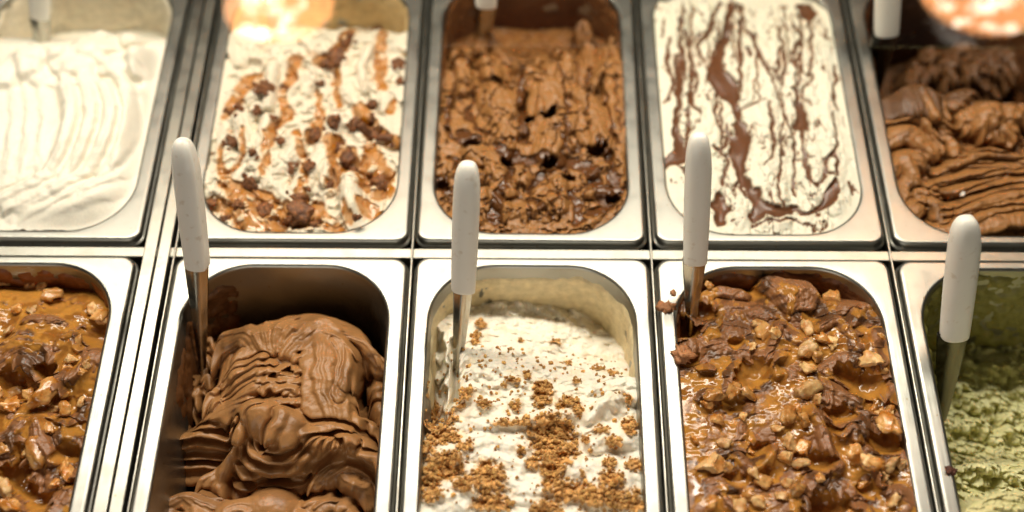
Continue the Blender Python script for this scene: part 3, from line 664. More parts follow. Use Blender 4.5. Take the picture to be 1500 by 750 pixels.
def f4():
    g = lambda x, y: (980 + x / 3.949, 380 + y / 3.949)
    h = lambda x, y: (980 + x / 3.949, 560 + y / 3.949)
    def base(s):
        t = (-s.Y - 9.5) / 252
        return -24 * (1 - sstep(0, .11, t)) - 3 + 3 * (billow(s.X / 20, s.Y / 20, s.seed) - .35) + 2.5 * fbm(s.X / 34, s.Y / 34, 6) - 3 * sstep(.5, .0, t) 
    R = rnd.uniform
    st = []
    for k in range(38):
        u = R(1000, 1330); v = R(470, 760); a = R(-1.5, 1.5); l = R(8, 24)
        st.append((([(u - l * math.sin(a), v - l * math.cos(a)), (u + R(-6, 6), v + R(-4, 4)), (u + l * math.sin(a), v + l * math.cos(a))], R(3.5, 8), R(-13, -5), R(8, 14)), dict(gv=1.5, stri=.7, asym=R(-.5, .5), p=1.6, e=.6)))
    for i in range(7): st.append((([g(560 + 40 * i, 90 + 6 * i), g(620 + 34 * i, 180), g(690 + 20 * i, 270 - 6 * i)], 6, [-8, -4, -7], 6.5), dict(stri=.9, asym=.4, e=.65)))
    st += [(([g(220, 190), g(300, 170), g(420, 190)], 8, -14, 8), {}), (([g(200, 350), g(300, 400), g(430, 420)], 12, -12, 7), dict(stri=1.5)), (([g(200, 500), g(320, 480), g(440, 500)], 10, -12, 8), dict(stri=1.5)), (([g(690, 420), g(760, 460), g(830, 500)], 6, -7, 8), dict(stri=.8)),
           (([g(360, 690), g(390, 610), g(480, 580), g(580, 590), g(640, 650)], 5, -6, 9), dict(e=.6)), (([g(880, 380), g(980, 340), g(1050, 420), g(1100, 500)], 6, -7, 9), dict(stri=.6)), (([g(900, 640), g(1000, 560), g(1080, 560)], 7, -8, 8), dict(stri=.6)),
           (([h(830, 150), h(880, 220), h(910, 330), h(980, 460)], 5.5, -5, 10), dict(stri=1.0)), (([h(990, 260), h(1060, 200), h(1130, 240), h(1100, 330)], 7, -8, 10), dict(stri=.8)), (([h(1010, 280), h(1080, 250), h(1090, 310)], 4, -2, 7), dict(stri=.8)), (([h(400, 420), h(480, 480), h(570, 440), h(600, 370)], 5, -7, 9), dict(stri=.6)), (([h(190, 690), h(260, 610), h(340, 580)], 11, -7, 9), dict(stri=.8)), (([h(880, 0), h(1000, 60), h(1100, 110)], 7, -9, 9), dict(stri=.5))]
    holes = [(*h(530, 330), 5, -4, 14), (*h(1010, 140), 6, -5, 12), (*h(870, 700), 6, -5, 16), (*h(970, 240), 3.5, -4, 10), (*h(600, 500), 5, -5, 10), (*h(880, 430), 6, -6, 9), (*h(1230, 110), 6, -6, 8), (*g(1040, 610), 6, -5, 11), (*g(1150, 690), 9, -7, 8), (*g(480, 640), 9, -6, 7), (*g(120, 520), 5, -6, 14), (*h(370, 110), 5, -6, 8), (*h(960, 690), 10, -6, 10), (*h(1160, 600), 5, -6, 8), (*h(1260, 320), 7, -6, 9), (*h(1280, 530), 4, -5, 10), (*g(210, 240), 6, -9, 12), (*g(390, 460), 4, -9, 9), (*h(390, 540), 5, -6, 9), (*g(90, 330), 8, -12, 16)]
    nuts = [(*g(235, 160), 7, 1), (*g(330, 130), 10, 1), (*g(390, 120), 8, 1), (*g(450, 165), 6, 1), (*g(955, 240), 14, 1), (*g(1045, 190), 14), (*g(1125, 180), 9), (*g(565, 430), 14, 1), (*g(610, 445), 9), (*g(520, 390), 10), (*g(795, 395), 11), (*g(905, 475), 13, 1), (*g(940, 490), 9), (*g(780, 530), 14), (*g(850, 555), 10), (*g(795, 640), 15), (*g(1185, 580), 17), (*g(1225, 610), 11), (*g(485, 505), 7), (*g(1245, 450), 7, 1),
            (*h(265, 90), 13, 1), (*h(220, 130), 9), (*h(380, 40), 13), (*h(440, 65), 10), (*h(280, 220), 12, 1), (*h(780, 60), 14), (*h(840, 95), 10), (*h(680, 215), 12, 1), (*h(780, 210), 13, 1), (*h(1255, 190), 12), (*h(1280, 240), 16), (*h(1225, 260), 10), (*h(240, 485), 18), (*h(330, 490), 10), (*h(700, 360), 15), (*h(790, 380), 12, 1), (*h(680, 440), 14), (*h(740, 480), 10), (*h(1090, 430), 15), (*h(1150, 460), 11), (*h(1190, 490), 11, 1), (*h(1230, 540), 10), (*h(1290, 480), 11), (*h(1340, 480), 8), (*h(530, 565), 13, 1), (*h(500, 540), 10), (*h(740, 630), 11, 1), (*h(690, 590), 9), (*h(530, 700), 12), (*h(450, 670), 11, 1), (*h(400, 740), 12), (*h(660, 660), 9), (*h(430, 210), 8), (*h(1350, 120), 8, 1), (*h(1180, 160), 8, 1), (*h(150, 340), 7, 1), (*h(460, 400), 7, 1), (*h(1270, 590), 8), (*h(620, 270), 8), (*h(740, 160), 7, 1), (*h(1130, 590), 7, 1), (*h(310, 350), 8), (*h(870, 560), 7, 1), (*h(1300, 680), 10), (*h(1090, 720), 9, 1), (*h(240, 720), 9)]
    def extra(c):
        for x, y, r in ((1015, 460, 7), (0, 0, 0)):
            pass
    c = caramel_tub(4, base, lin(138, 92, 56), st, holes, lambda c: .5 + 1.6 * fbm(c.X / 30, c.Y / 30, 14, 2) - 4 * sstep(.24, .14, (-c.Y - 9.5) / 252), 'caramel_nut_ice_cream', 'chocolate ice cream under glossy caramel with big pale nuts, filled to the rim', nuts, extra)
    c.smear(M_CHOC, lin(96, 54, 22), -1.2, -40, .9, 2.0, nf=14)
    return c
C_F4 = f4()
def f1():
    g = lambda x, y: (x / 2.027, 380 + y / 2.027)
    def base(s):
        t = (-s.Y - 9.5) / 252
        return -14 - 14 * (1 - sstep(0, .1, t)) + 5 * sstep(.2, .6, t) + 4 * (billow(s.X / 20, s.Y / 20, s.seed) - .35) + 2.5 * fbm(s.X / 34, s.Y / 34, 6)
    R = rnd.uniform; st = []
    for k in range(46):
        u = R(-60, 150); v = R(470, 780); a = R(-1.5, 1.5); l = R(8, 26)
        st.append((([(u - l * math.sin(a), v - l * math.cos(a)), (u + R(-6, 6), v + R(-4, 4)), (u + l * math.sin(a), v + l * math.cos(a))], R(4, 9), R(-21, -12), R(9, 15)), dict(gv=1.5, stri=.7, asym=R(-.5, .5), p=1.6, e=.6)))
    for i in range(5): st.append((([g(0, 330 - 22 * i), g(60, 290 - 20 * i), g(150, 330 - 22 * i)], 7, [-14, -8 - i, -14], 11), dict(stri=.8, asym=-.5, e=.65)))
    st += [(([g(60, 240), g(130, 260), g(160, 320), g(150, 380)], 7, -12, 13), dict(stri=.8)), (([g(100, 470), g(120, 540), g(150, 570)], 7, -12, 12), dict(stri=.8)), (([g(180, 520), g(230, 500), g(250, 540)], 9, -12, 11), dict(stri=.8)), (([g(270, 285), g(300, 290)], 11, -14, 12), {}), (([g(190, 720), g(210, 690), g(220, 650)], 9, -12, 11), dict(stri=.8)), (([g(60, 480), g(30, 520), g(60, 560)], 8, -13, 12), dict(stri=.8))]
    holes = [(*g(130, 310), 5, -10, 14), (*g(40, 350), 9, -11, 12), (*g(60, 550), 5, -9, 10), (*g(30, 610), 8, -10, 14), (*g(290, 215), 8, -12, 8), (*g(210, 640), 4, -7, 10), (*g(180, 410), 6, -11, 9), (*g(60, 645), 6, -10, 14), (*g(160, 120), 6, -16, 8), (*g(200, 560), 6, -10, 9), (*g(0, 210), 6, -11, 9), (*g(240, 490), 5, -10, 8), (*g(110, 690), 7, -11, 12)]
    nuts = [(*g(70, 45), 13), (*g(85, 75), 11), (*g(130, 55), 12, 1), (*g(150, 105), 16), (*g(120, 85), 9), (*g(10, 75), 10), (*g(310, 170), 14, 1), (*g(280, 150), 9), (*g(330, 185), 9), (*g(220, 300), 10), (*g(205, 325), 8, 1), (*g(105, 377), 13), (*g(130, 410), 17, 1), (*g(90, 410), 10, 1), (*g(60, 405), 12, 1), (*g(25, 440), 15, 1), (*g(165, 440), 12), (*g(195, 455), 11), (*g(110, 590), 16, 1), (*g(75, 580), 10), (*g(210, 640), 13, 1), (*g(190, 620), 9), (*g(95, 645), 14, 1), (*g(20, 690), 13), (*g(40, 730), 15, 1), (*g(250, 335), 9, 1), (*g(235, 245), 8, 1), (*g(240, 430), 7), (*g(150, 500), 8, 1), (*g(10, 570), 10, 1), (*g(160, 670), 8, 1), (*g(260, 320), 7), (*g(0, 400), 9), (*g(55, 150), 8), (*g(30, 215), 8), (*g(190, 390), 7), (*g(95, 155), 9)]
    c = caramel_tub(1, base, lin(138, 92, 56), st, holes, lambda c: .8 + 1.8 * fbm(c.X / 28, c.Y / 28, 24, 2) + 2.0 * sstep(.34, .12, (-c.Y - 9.5) / 252), 'praline_ice_cream', 'caramel covered chocolate ice cream with nuts at the lower left', nuts, lambda c: None)
    c.smear(M_CHOC, lin(120, 64, 18), -2, -34, .5, 1.6, nf=14)
f1()

# front 2: folded milk chocolate
def f2():
    f = lambda x, y: (230 + x / 2.419, 440 + y / 2.419)
    def base(s):
        t = (-s.Y - 9.5) / 252
        return -84 + 8 * fbm(s.X / 20, s.Y / 20, s.seed) + 34 * sstep(.5, .8, t)
    c = Cream(2, 'front', base, CHOC, .40, .52)
    S = lambda pts, w, z, h, **k: c.stroke([f(*q) for q in pts], w, z, h, **k)
    # crumbly, dark left flank behind the spatula
    for x, y, r, z, h in ((100, 300, 11, -60, 22), (150, 340, 9, -58, 20), (60, 360, 10, -66, 16), (130, 260, 8, -58, 14), (160, 210, 9, -56, 14), (110, 390, 9, -62, 18), (180, 280, 7, -48, 14), (200, 330, 7, -42, 14), (215, 370, 7, -38, 14), (70, 420, 9, -66, 14), (190, 150, 8, -52, 14)): c.blob(*f(x, y), r, z, h, 1.2, rnd.uniform(0, 90), .45, 5)
    # main mound
    S([(520, 190), (490, 240), (470, 290)], 36, -48, 33, p=3.2, wob=2)
    S([(440, 330), (520, 350), (600, 360)], 24, -44, 27, p=3, wob=2)
    S([(420, 150), (520, 120), (620, 150)], 30, -50, 30, p=2.6, wob=2)
    S([(320, 170), (300, 260), (320, 340)], 20, -46, 24, p=2.4, stri=1)
    S([(600, 200), (615, 280), (615, 350)], 13, -46, 30, p=2.4, stri=1)
    # creases radiating from the hollow at the top
    for a, b, m, z in (((382, 185), (222, 130), (300, 130), -17), ((385, 180), (238, 92), (320, 110), -15), ((390, 175), (330, 70), (350, 105), -14), ((400, 170), (400, 62), (390, 110), -13), ((420, 165), (480, 56), (440, 100), -13), ((440, 170), (560, 62), (490, 110), -14), ((470, 172), (640, 78), (560, 108), -15), ((500, 178), (720, 120), (620, 118), -17), ((540, 185), (790, 195), (690, 145), -21)):
        S([a, m, b], 7.5, [z - 8, z - 4, z - 14], 10, asym=.45, stri=1.3, sfreq=5, e=.65, p=1.6)
    for a in ((300, 210, 330, 165), (285, 240, 300, 190)): S([(a[0], a[1]), (a[2], a[3]), (a[2] + 40, a[3] - 10)], 8, -22, 9, stri=.8)
    # stepped ripples on the left shoulder
    for i, (x0, y0) in enumerate(((355, 240), (345, 268), (340, 296), (345, 324), (335, 350))):
        S([(x0 + 20, y0 - 22), (x0 - 20, y0 - 8), (x0 - 70, y0 + 4), (x0 - 105, y0 + 14)], 5.2, [-17 - i, -20 - i, -25 - i, -34 - i], 9, asym=-.5, stri=.5, e=.7, p=1.7, gv=2.5)
    # wrinkled middle
    for k in range(34):
        x = 380 + rnd.uniform(0, 170); y = 205 + rnd.uniform(0, 150); l = rnd.uniform(12, 34)
        S([(x - l, y + rnd.uniform(2, 12)), (x, y), (x + l, y + rnd.uniform(-2, 8))], rnd.uniform(2.6, 4.2), -15 - (y - 205) * .012, rnd.uniform(4.0, 6.5), asym=-.35, e=.7, wob=1.5, gv=.8)
    for k in range(9):
        x = 450 + rnd.uniform(0, 120); y = 130 + rnd.uniform(0, 60); S([(x - 12, y + 16), (x, y), (x + 16, y - 16)], 4, -15, 5, e=.7)
    for x, y in ((505, 158), (450, 210), (462, 215), (548, 238), (400, 235), (520, 270), (545, 335), (510, 395), (505, 410), (495, 385), (400, 468), (520, 340)):
        c.blob(*f(x, y), rnd.uniform(1.4, 2.4), -9, 12, 1.8, rnd.uniform(-40, 60), .3, 3, mode='cut')
    # smooth sheet on the right
    S([(575, 110), (590, 200), (585, 300), (600, 400)], 15, [-15, -12, -12, -15], 3.5, p=4, stri=.5, sfreq=3, wob=2.5)
    for x0, x1, z in ((560, 590, -10), (585, 612, -10), (610, 640, -11), (640, 662, -13)):
        S([(x0, 130), (x0 + 6, 210), (x0 - 4, 280), (x1 - 10, 350), (x1 + 14, 430)], 3.6, [z - 3, z, z, z - 2, z - 5], 4.0, asym=.3, stri=.4, e=.7, wob=2.2)
    S([(640, 140), (668, 200), (655, 280), (640, 340)], 5, [-20, -17, -17, -19], 9, stri=.8, asym=.4, e=.65, gv=2); S([(690, 170), (692, 230), (665, 310)], 5, [-27, -24, -24], 10, stri=.8, gv=2)
    S([(600, 112), (640, 125), (690, 175)], 4, -18, 8, stri=.6)
    S([(500, 410), (580, 420), (650, 425)], 9, -22, 9, p=2.4, wob=1.5)
    # right chasm pieces
    for x, y, r, z, h in ((790, 330, 11, -62, 26), (800, 400, 10, -64, 24), (690, 390, 9, -44, 28), (740, 260, 11, -64, 16), (710, 440, 8, -36, 20), (765, 470, 9, -46, 20), (720, 230, 8, -56, 18), (745, 340, 9, -70, 14)): c.blob(*f(x, y), r, z, h, 1.3, rnd.uniform(50, 120), .3, 7)
    # shelf edge and its left fan
    S([(110, 432), (180, 402), (250, 385), (330, 370)], 8, [-48, -40, -32, -26], 10, stri=1.2, asym=-.3, e=.65); S([(100, 445), (190, 425), (280, 400)], 6, [-50, -44, -36], 9, stri=.9, asym=-.3, e=.65)
    S([(470, 455), (560, 468), (690, 472), (770, 500)], 9, [-22, -20, -22, -32], 11, asym=-.5, stri=.5, e=.65, gv=7)
    # terraced ribbons below the shelf
    for i, (pts, z) in enumerate((([(330, 492), (352, 528), (420, 548), (500, 540), (580, 512), (680, 496), (772, 505)], -27), ([(306, 512), (330, 560), (400, 592), (480, 590), (540, 556), (610, 530), (700, 525)], -35), ([(280, 545), (312, 598), (390, 630), (490, 628), (555, 588), (620, 555)], -43), ([(255, 590), (300, 640), (390, 668), (500, 668), (575, 628), (640, 580)], -51), ([(242, 640), (290, 680), (390, 700), (510, 704), (600, 660), (660, 612)], -60), ([(250, 690), (340, 725), (460, 730), (580, 705)], -70))):
        S(pts, 4.9, [z - 3] + [z] * (len(pts) - 2) + [z - 4], 8.0, asym=-.15, stri=.35, sfreq=2, e=.6, p=2.0, wob=.6, gv=8.0)
    # right end of the ribbons frays
    for p in ([(580, 600), (660, 575), (745, 600)], [(600, 630), (680, 600), (750, 630)], [(650, 560), (720, 540), (765, 560)], [(640, 620), (690, 650), (730, 660), (750, 640)], [(560, 640), (620, 600), (690, 590)], [(700, 500), (750, 520), (770, 550)]):
        S(p, 7, [-46, -42, -48], 13, stri=1.5, sfreq=4, asym=.3, e=.65)
    # the ball
    c.blob(*f(368, 412), 16, -36, 34, 1.35, -12, .07, 14); S([(286, 450), (282, 415), (310, 380), (360, 365)], 6, -23, 11, e=.6, gv=3); S([(405, 445), (432, 420), (438, 385)], 7, -12, 12, e=.6, stri=.6, gv=3)
    S([(440, 400), (470, 420), (450, 455)], 9, -16, 12)
    # four ridges at the left
    for i, y in enumerate((462, 494, 532, 574, 604)):
        S([(78, y + 6), (150, y - 2), (230, y + 8), (285 - 12 * i, y + 20)], 4.4, -46 - 6 * i, 9.5, asym=-.35, stri=.4, e=.6, wob=.6, gv=8.0)
    S([(160, 630), (200, 610), (250, 590)], 7, -58, 14, stri=.6); S([(165, 650), (210, 640), (235, 600), (270, 560)], 6, [-62, -56, -50, -44], 12, stri=.5)
    for x, y, r in ((200, 650, 9), (225, 668, 7)): c.blob(*f(x, y), r, -62, 18, 1.2, 0, .2, 6)
    # front lumps
    c.blob(*f(400, 745), 20, -54, 24, 1.2, 0, .08, 20); S([(325, 740), (300, 730), (250, 745), (240, 790)], 13, -50, 18, stri=1); S([(40, 710), (100, 690), (170, 720), (230, 740)], 9, -52, 16, stri=1.2); S([(30, 730), (60, 770), (120, 780)], 9, -54, 16, stri=1); S([(100, 700), (150, 740), (200, 800)], 9, -52, 15, stri=1); S([(130, 680), (190, 700), (230, 700)], 6, -50, 12, stri=1)
    for x, y, r in ((545, 735, 9), (600, 740, 12), (650, 745, 11), (580, 760, 13), (500, 790, 16), (700, 790, 14), (150, 790, 16), (330, 800, 18), (450, 810, 18)): c.blob(*f(x, y), r, -54, 19, 1.0, 0, .25, 7)
    S([(560, 730), (600, 705), (640, 700)], 2.2, -40, 6)
    c.H = .35 * c.H + .65 * blur(c.H, 2) + .2 * fbm(c.X / 4, c.Y / 4, 3, 3)
    c.paint(np.clip(.35 * sstep(.1, .6, fbm(c.X / 25, c.Y / 25, 61, 3)), 0, 1), CHOCD * 1.15, .36)
    left = sstep(f(200, 0)[0], f(120, 0)[0], 0 * c.X + 0) * 0
    c.finish('folded_chocolate_ice_cream', M_CHOC, 'milk chocolate ice cream heaped in thick folds and ribbons, bare wall behind', 1.0, 6)
    c.smear(M_CHOC, lin(92, 56, 26), -9, -100, .75, 2.4, sides=(-.5, -.12), nf=12, rough=.45)
f2()

# front 3: white with biscuit crumbs
def f3():
    a4 = lambda x, y: (610 + x / 4.166, 400 + y / 4.166)
    a5 = lambda x, y: (610 + x / 4.166, 570 + y / 4.166)
    def base(s):
        t = (-s.Y - 9.5) / 252; q = (s.X - s.cx) / OX
        z = -38 + 26 * sstep(.02, .34 + .12 * q, t) - 16 * sstep(-.2, 1, q) * sstep(.42, .05, t)
        return z + 4 * sstep(.3, .7, t) + 3 * fbm(s.X / 26, s.Y / 26, s.seed)
    c = Cream(3, 'front', base, lin(242, 235, 218), .48, .54)
    R = rnd.uniform
    for k in range(26):
        u = R(640, 935); v = R(575, 770); a = R(.2, 1.4); l = R(14, 34)
        c.stroke([(u - l * math.sin(a), v + l * math.cos(a) * .6), (u, v + R(-5, 5)), (u + l * math.sin(a), v - l * math.cos(a) * .6)], R(6, 12), R(-19, -13), R(6, 11), stri=.7, asym=R(-.4, .4), p=1.7, e=.6)
    for p, w, z, h in (([a5(350, 330), a5(450, 310), a5(600, 330)], 13, -15, 12), ([a5(120, 420), a5(180, 370), a5(260, 400)], 10, -16, 14), ([a5(960, 500), a5(1030, 470), a5(1110, 560), a5(1120, 640)], 12, -15, 14), ([a5(1260, 520), a5(1290, 580), a5(1310, 650)], 8, -14, 12), ([a5(560, 560), a5(640, 620), a5(740, 600)], 15, -16, 11), ([a5(180, 640), a5(230, 590), a5(270, 700)], 11, -15, 12), ([a5(320, 480), a5(340, 550), a5(350, 620)], 5, -10, 10), ([a5(400, 210), a5(560, 200), a5(760, 170), a5(930, 150)], 7, -13, 11), ([a5(1100, 320), a5(1200, 280), a5(1290, 300)], 9, -14, 10), ([a5(370, 400), a5(480, 420), a5(590, 450)], 12, -14, 10), ([a4(400, 600), a4(480, 640), a4(560, 640)], 18, -20, 10), ([a4(1180, 700), a4(1250, 680), a4(1300, 690)], 14, -17, 10)):
        c.stroke(p, w, z, h, stri=.9, p=1.8, e=.6)
    t = (-c.Y - 9.5) / 252
    # icy, flaky upper slope
    d1, d2, _ = worley(c.X / 4.5 + .4 * perlin(c.X / 5, c.Y / 5, 3), c.Y / 4.5, 5)
    c.H = blur(c.H, 2); c.H += (1.0 * (d2 - d1) + 1.7 * fbm(c.X / 6, c.Y / 6, 9, 5, .6)) * sstep(.5, .32, t) + 1.6 * fbm(c.X / 9, c.Y / 9, 29, 4) + .3 * fbm(c.X / 5, c.Y / 5, 9, 3) + .6
    c.stroke([(636, 450), (640, 520), (636, 590)], 6, -16, 24, mode='cut', wob=3, e=.4); c.stroke([(665, 480), (666, 540), (664, 580)], 3, -20, 12, mode='cut', wob=1, e=.4)
    for u, v, r in ((650, 480, 6), (640, 500, 5), (655, 505, 5), (645, 530, 6), (652, 555, 5), (640, 560, 5)): c.blob(u, v, r, -48, 16, 1.2, 0, .4, 4)
    clus = [(a5, 830, 290, 150, 110), (a5, 860, 400, 120, 90), (a5, 120, 180, 130, 65), (a5, 170, 300, 105, 55), (a5, 70, 370, 60, 60), (a5, 75, 30, 60, 42), (a5, 300, 40, 50, 30), (a5, 265, 95, 40, 25), (a5, 410, 100, 45, 35), (a5, 770, 40, 60, 70), (a5, 600, 110, 35, 36), (a5, 930, 75, 60, 40), (a5, 980, 130, 36, 50), (a5, 880, 110, 40, 25), (a5, 1130, 260, 45, 32), (a5, 1300, 230, 50, 65), (a5, 1200, 340, 50, 32), (a5, 1330, 470, 55, 40), (a5, 1170, 460, 40, 40), (a5, 150, 500, 125, 70), (a5, 80, 570, 70, 50), (a5, 225, 460, 60, 50), (a5, 300, 375, 55, 30), (a5, 440, 570, 100, 100), (a5, 90, 660, 62, 50), (a5, 460, 710, 120, 45), (a5, 290, 610, 60, 48), (a5, 830, 500, 75, 70), (a5, 810, 580, 40, 48), (a5, 1180, 580, 80, 60), (a5, 930, 650, 150, 55), (a5, 1150, 690, 180, 60), (a5, 1330, 720, 90, 40), (a5, 800, 740, 100, 40), (a5, 1010, 550, 16, 16), (a5, 1295, 65, 24, 32), (a5, 1060, 385, 16, 14), (a5, 1030, 320, 22, 22), (a5, 640, 230, 60, 22), (a5, 540, 240, 70, 18), (a5, 720, 460, 50, 40), (a5, 640, 400, 26, 30), (a5, 1340, 640, 25, 25),
            (a4, 390, 215, 36, 36), (a4, 360, 330, 36, 30), (a4, 365, 380, 32, 25), (a4, 640, 335, 22, 14), (a4, 850, 318, 36, 12), (a4, 930, 460, 26, 28), (a4, 1120, 508, 45, 20), (a4, 1210, 535, 36, 18), (a4, 770, 690, 60, 50), (a4, 680, 610, 30, 28), (a4, 540, 685, 18, 14), (a4, 90, 700, 42, 50), (a4, 300, 725, 50, 24), (a4, 590, 650, 40, 16), (a4, 980, 640, 30, 20)]
    MB = np.zeros(c.X.shape); pts = []
    for fn, x, y, rx, ry in clus:
        p = at(*fn(x, y), -9); ax = rx / 4.166 / 2.2; ay = ry / 4.166 / 2.2 / .84
        d = np.hypot((c.X - p[0]) / ax, (c.Y - p[1]) / ay) + .45 * fbm(c.X / 4, c.Y / 4, 17, 3)
        MB = np.maximum(MB, sstep(1.0, .75, d))
        n = int(5 + ax * ay * .62)
        for _ in range(n):
            a = R(0, 6.28); q = math.sqrt(R(0, 1)) * 1.02; pts.append((p[0] + math.cos(a) * q * ax, p[1] + math.sin(a) * q * ay))
    for _ in range(420): pts.append((c.cx + R(-64, 64), R(-205, -60)))
    gx = worley(c.X / 2.6, c.Y / 2.6, 44)
    c.H += MB * (1.8 + 2.4 * (.6 - gx[0]) + 3.5 * (fbm(c.X / 7, c.Y / 7, 4, 2)))
    c.H = blur(c.H, 1) * (1 - MB) + c.H * MB; c.paint(sstep(0, .5, blur(MB, 6)) * .42, lin(222, 184, 122), .5); c.paint(MB * .92, lin(206, 150, 76), .6)
    c.C *= np.where(MB[..., None] > .3, (.7 + .5 * gx[2])[..., None], 1)
    c.paint(.28 * sstep(.2, .6, fbm(c.X / 12, c.Y / 9, 88, 4)) * (1 - MB), lin(222, 190, 136), .45)
    e = c.finish('crumb_topped_ice_cream', M_CREAM, 'white ice cream strewn with golden biscuit crumbs, scooped low at the back', .8)
    c.smear(M_CREAM, lin(214, 196, 154), -7, -85, .75, 1.3, nf=20)
    # loose crumbs
    crm = [chunk_mesh('crumb', 70 + k, 1, .5, 2, .9, False) for k in range(5)]
    big = rnd.sample(range(len(pts)), 260); bs = set(big)
    V = []; Fc = []; nv = 0
    tv = [np.array([v.co[:] for v in m.vertices]) for m in crm]; tf = [[list(p.vertices) for p in m.polygons] for m in crm]
    for i, (x, y) in enumerate(pts):
        z = float(c.height_at(x, y))
        if z < -60: continue
        if i in bs: add_piece(c, 'crumb', crm[i % 5], M_CRUMB, 0, 0, R(1.1, 1.9), .3, rnd, mm=(x, y)); continue
        k = i % 5; r = R(.5, 1.35); a = R(0, 6.28); ca, sa = math.cos(a), math.sin(a); w = tv[k] * r
        P = np.stack([w[:, 0] * ca - w[:, 1] * sa + x - c.cx, w[:, 0] * sa + w[:, 1] * ca + y - c.cy, w[:, 2] + z + .4 * r], 1)
        V.append(P); Fc += [[q + nv for q in fa] for fa in tf[k]]; nv += len(P)
    me = mesh_from('fine_crumbs', np.vstack(V), Fc, False); me.materials.append(M_CRUMBF)
    o = bpy.data.objects.new('fine_crumbs', me); COL.objects.link(o); o.parent = e; o['kind'] = 'stuff'
f3()

# front 5: green, crumbly
def f5():
    def base(s):
        t = (-s.Y - 9.5) / 252
        return -104 + 54 * sstep(.36, .56, t) + 16 * sstep(.45, .8, t) + 4 * fbm(s.X / 22, s.Y / 22, s.seed)
    c = Cream(5, 'front', base, GREEN, .55, .56)
    t = (-c.Y - 9.5) / 252
    for k, (sc, am) in enumerate(((17, 9), (8, 7), (4.0, 3.4))):
        wx = c.X / sc + .5 * perlin(c.X / sc, c.Y / sc, k); d1, d2, ci = worley(wx, c.Y / sc, 9 + k)
        c.H += am * np.sqrt(np.clip(1 - (d1 * 1.25) ** 2, 0, 1)) * (.5 + ci)
    c.stroke([(1440, 752), (1470, 738), (1510, 735)], 13, -12, 14, stri=1.2, pig=lin(214, 206, 150))
    c.H += 2.2 * fbm(c.X / 6, c.Y / 6, 77, 4, .6)
    c.H += .8 * fbm(c.X / 3, c.Y / 3, 3, 3)
    c.paint(.5 * sstep(.1, .5, fbm(c.X / 10, c.Y / 10, 7, 3)), lin(206, 202, 134), .55)
    c.finish('green_ice_cream', M_GREEN, 'crumbly pale green ice cream at the lower right', .9, 5)
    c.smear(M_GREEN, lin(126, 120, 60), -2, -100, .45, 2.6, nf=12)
f5()
# ------------------------------------------------------------------ spatulas
M_BLADE_SHADED = steel('shaded_blade_steel', (0.16, 0.15, 0.125), 0.2, spots=0.15)  # same blade steel with shade darkened into its colour
def spatula(tip, bot, top, label, wid=16.5, twist=0.0, blade_w=13.0, tip_w=3.0, bm=None):
    T, B, U = (np.array(at(*p[:2], p[2])) for p in (tip, bot, top))
    ax = (U - B); L = np.linalg.norm(ax); ax /= L
    bl = B - T; Lb = np.linalg.norm(bl); bl /= Lb
    side = np.cross(np.array([0, 1.0, 0]), ax); side = side / np.linalg.norm(side)
    if side[0] < 0: side = -side
    nrm = np.cross(ax, side)                      # points to the front
    if nrm[1] > 0: nrm = -nrm
    a = math.radians(twist); side, nrm = side * math.cos(a) + nrm * math.sin(a), nrm * math.cos(a) - side * math.sin(a)
    e = empty('ice_cream_spatula', B); tag(e, label, 'spatula', 'white handled spatulas standing in the pans')
    # handle: round front, flat facet on the right, slanted rounded end
    n = 36; secs = []
    def sect(t, f, tilt):
        r = wid / 2; P = []
        for k in range(n):
            q = 2 * math.pi * k / n; cx, cz = math.cos(q), math.sin(q)
            x = r * math.copysign(abs(cx) ** .80, cx); y = r * .86 * math.copysign(abs(cz) ** .80, cz)
            x = min(x, r * .80 + (y + r) * .05)   # flattened side
            x *= f; y *= f
            P.append(B + ax * (t + tilt * x) + side * x + nrm * y)
        return P
    R = [(0.0, .55), (0.0, .88), (.25, .95), (1.0, .99), (2.5, 1.0)]
    R += [(L * k / 12, 1.0 + .07 * math.sin(math.pi * k / 12) + .03 * k / 12) for k in range(1, 10)]
    V = []
    for t, f in R: V += sect(t, f, 0)
    t0, f0 = R[-1]; h = L - t0
    for k in range(1, 9):
        q = k / 8; V += sect(t0 + h * math.sin(q * math.pi / 2), max(.02, f0 * math.cos(q * math.pi / 2) ** .62), -.42 * (1 - q) * min(1, q * 4))
    m = len(V) // n; Fc = [(i * n + k, i * n + (k + 1) % n, (i + 1) * n + (k + 1) % n, (i + 1) * n + k) for i in range(m - 1) for k in range(n)]
    Fc.append(tuple(range(n))[::-1]); Fc.append(tuple(range((m - 1) * n, m * n)))
    link_mesh('handle', mesh_from('handle', V, Fc), M_PLASTIC, e)
    # blade: a folded steel tongue, ridge down its middle, narrowing to the ice cream
    V = []; n = 12; st = 22
    s2 = np.cross(np.array([0, 1.0, 0]), bl); s2 /= np.linalg.norm(s2); s2 = s2 if s2[0] > 0 else -s2; n2 = np.cross(bl, s2); n2 = n2 if n2[1] < 0 else -n2
    for i in range(st + 1):
        q = i / st; c = B + ax * 3 - bl * (3 + Lb * 1.05) * q
        w = (blade_w * (1 - q) ** .8 + tip_w) / 2; d = 2.6 * (1 - q) + .9
        for k in range(n):
            a2 = 2 * math.pi * k / n; x = w * math.cos(a2); y = d * math.sin(a2) * (1 if math.sin(a2) < 0 else 1.0 - .0 * q)
            if math.sin(a2) > 0: y = d * (1 - abs(math.cos(a2))) * 1.8
            V.append(c + s2 * (x - .10 * w) + n2 * y)
    Fc = [(i * n + k, i * n + (k + 1) % n, (i + 1) * n + (k + 1) % n, (i + 1) * n + k) for i in range(st) for k in range(n)]
    link_mesh('blade', mesh_from('blade', V, Fc), bm or M_BLADE, e)
    return e
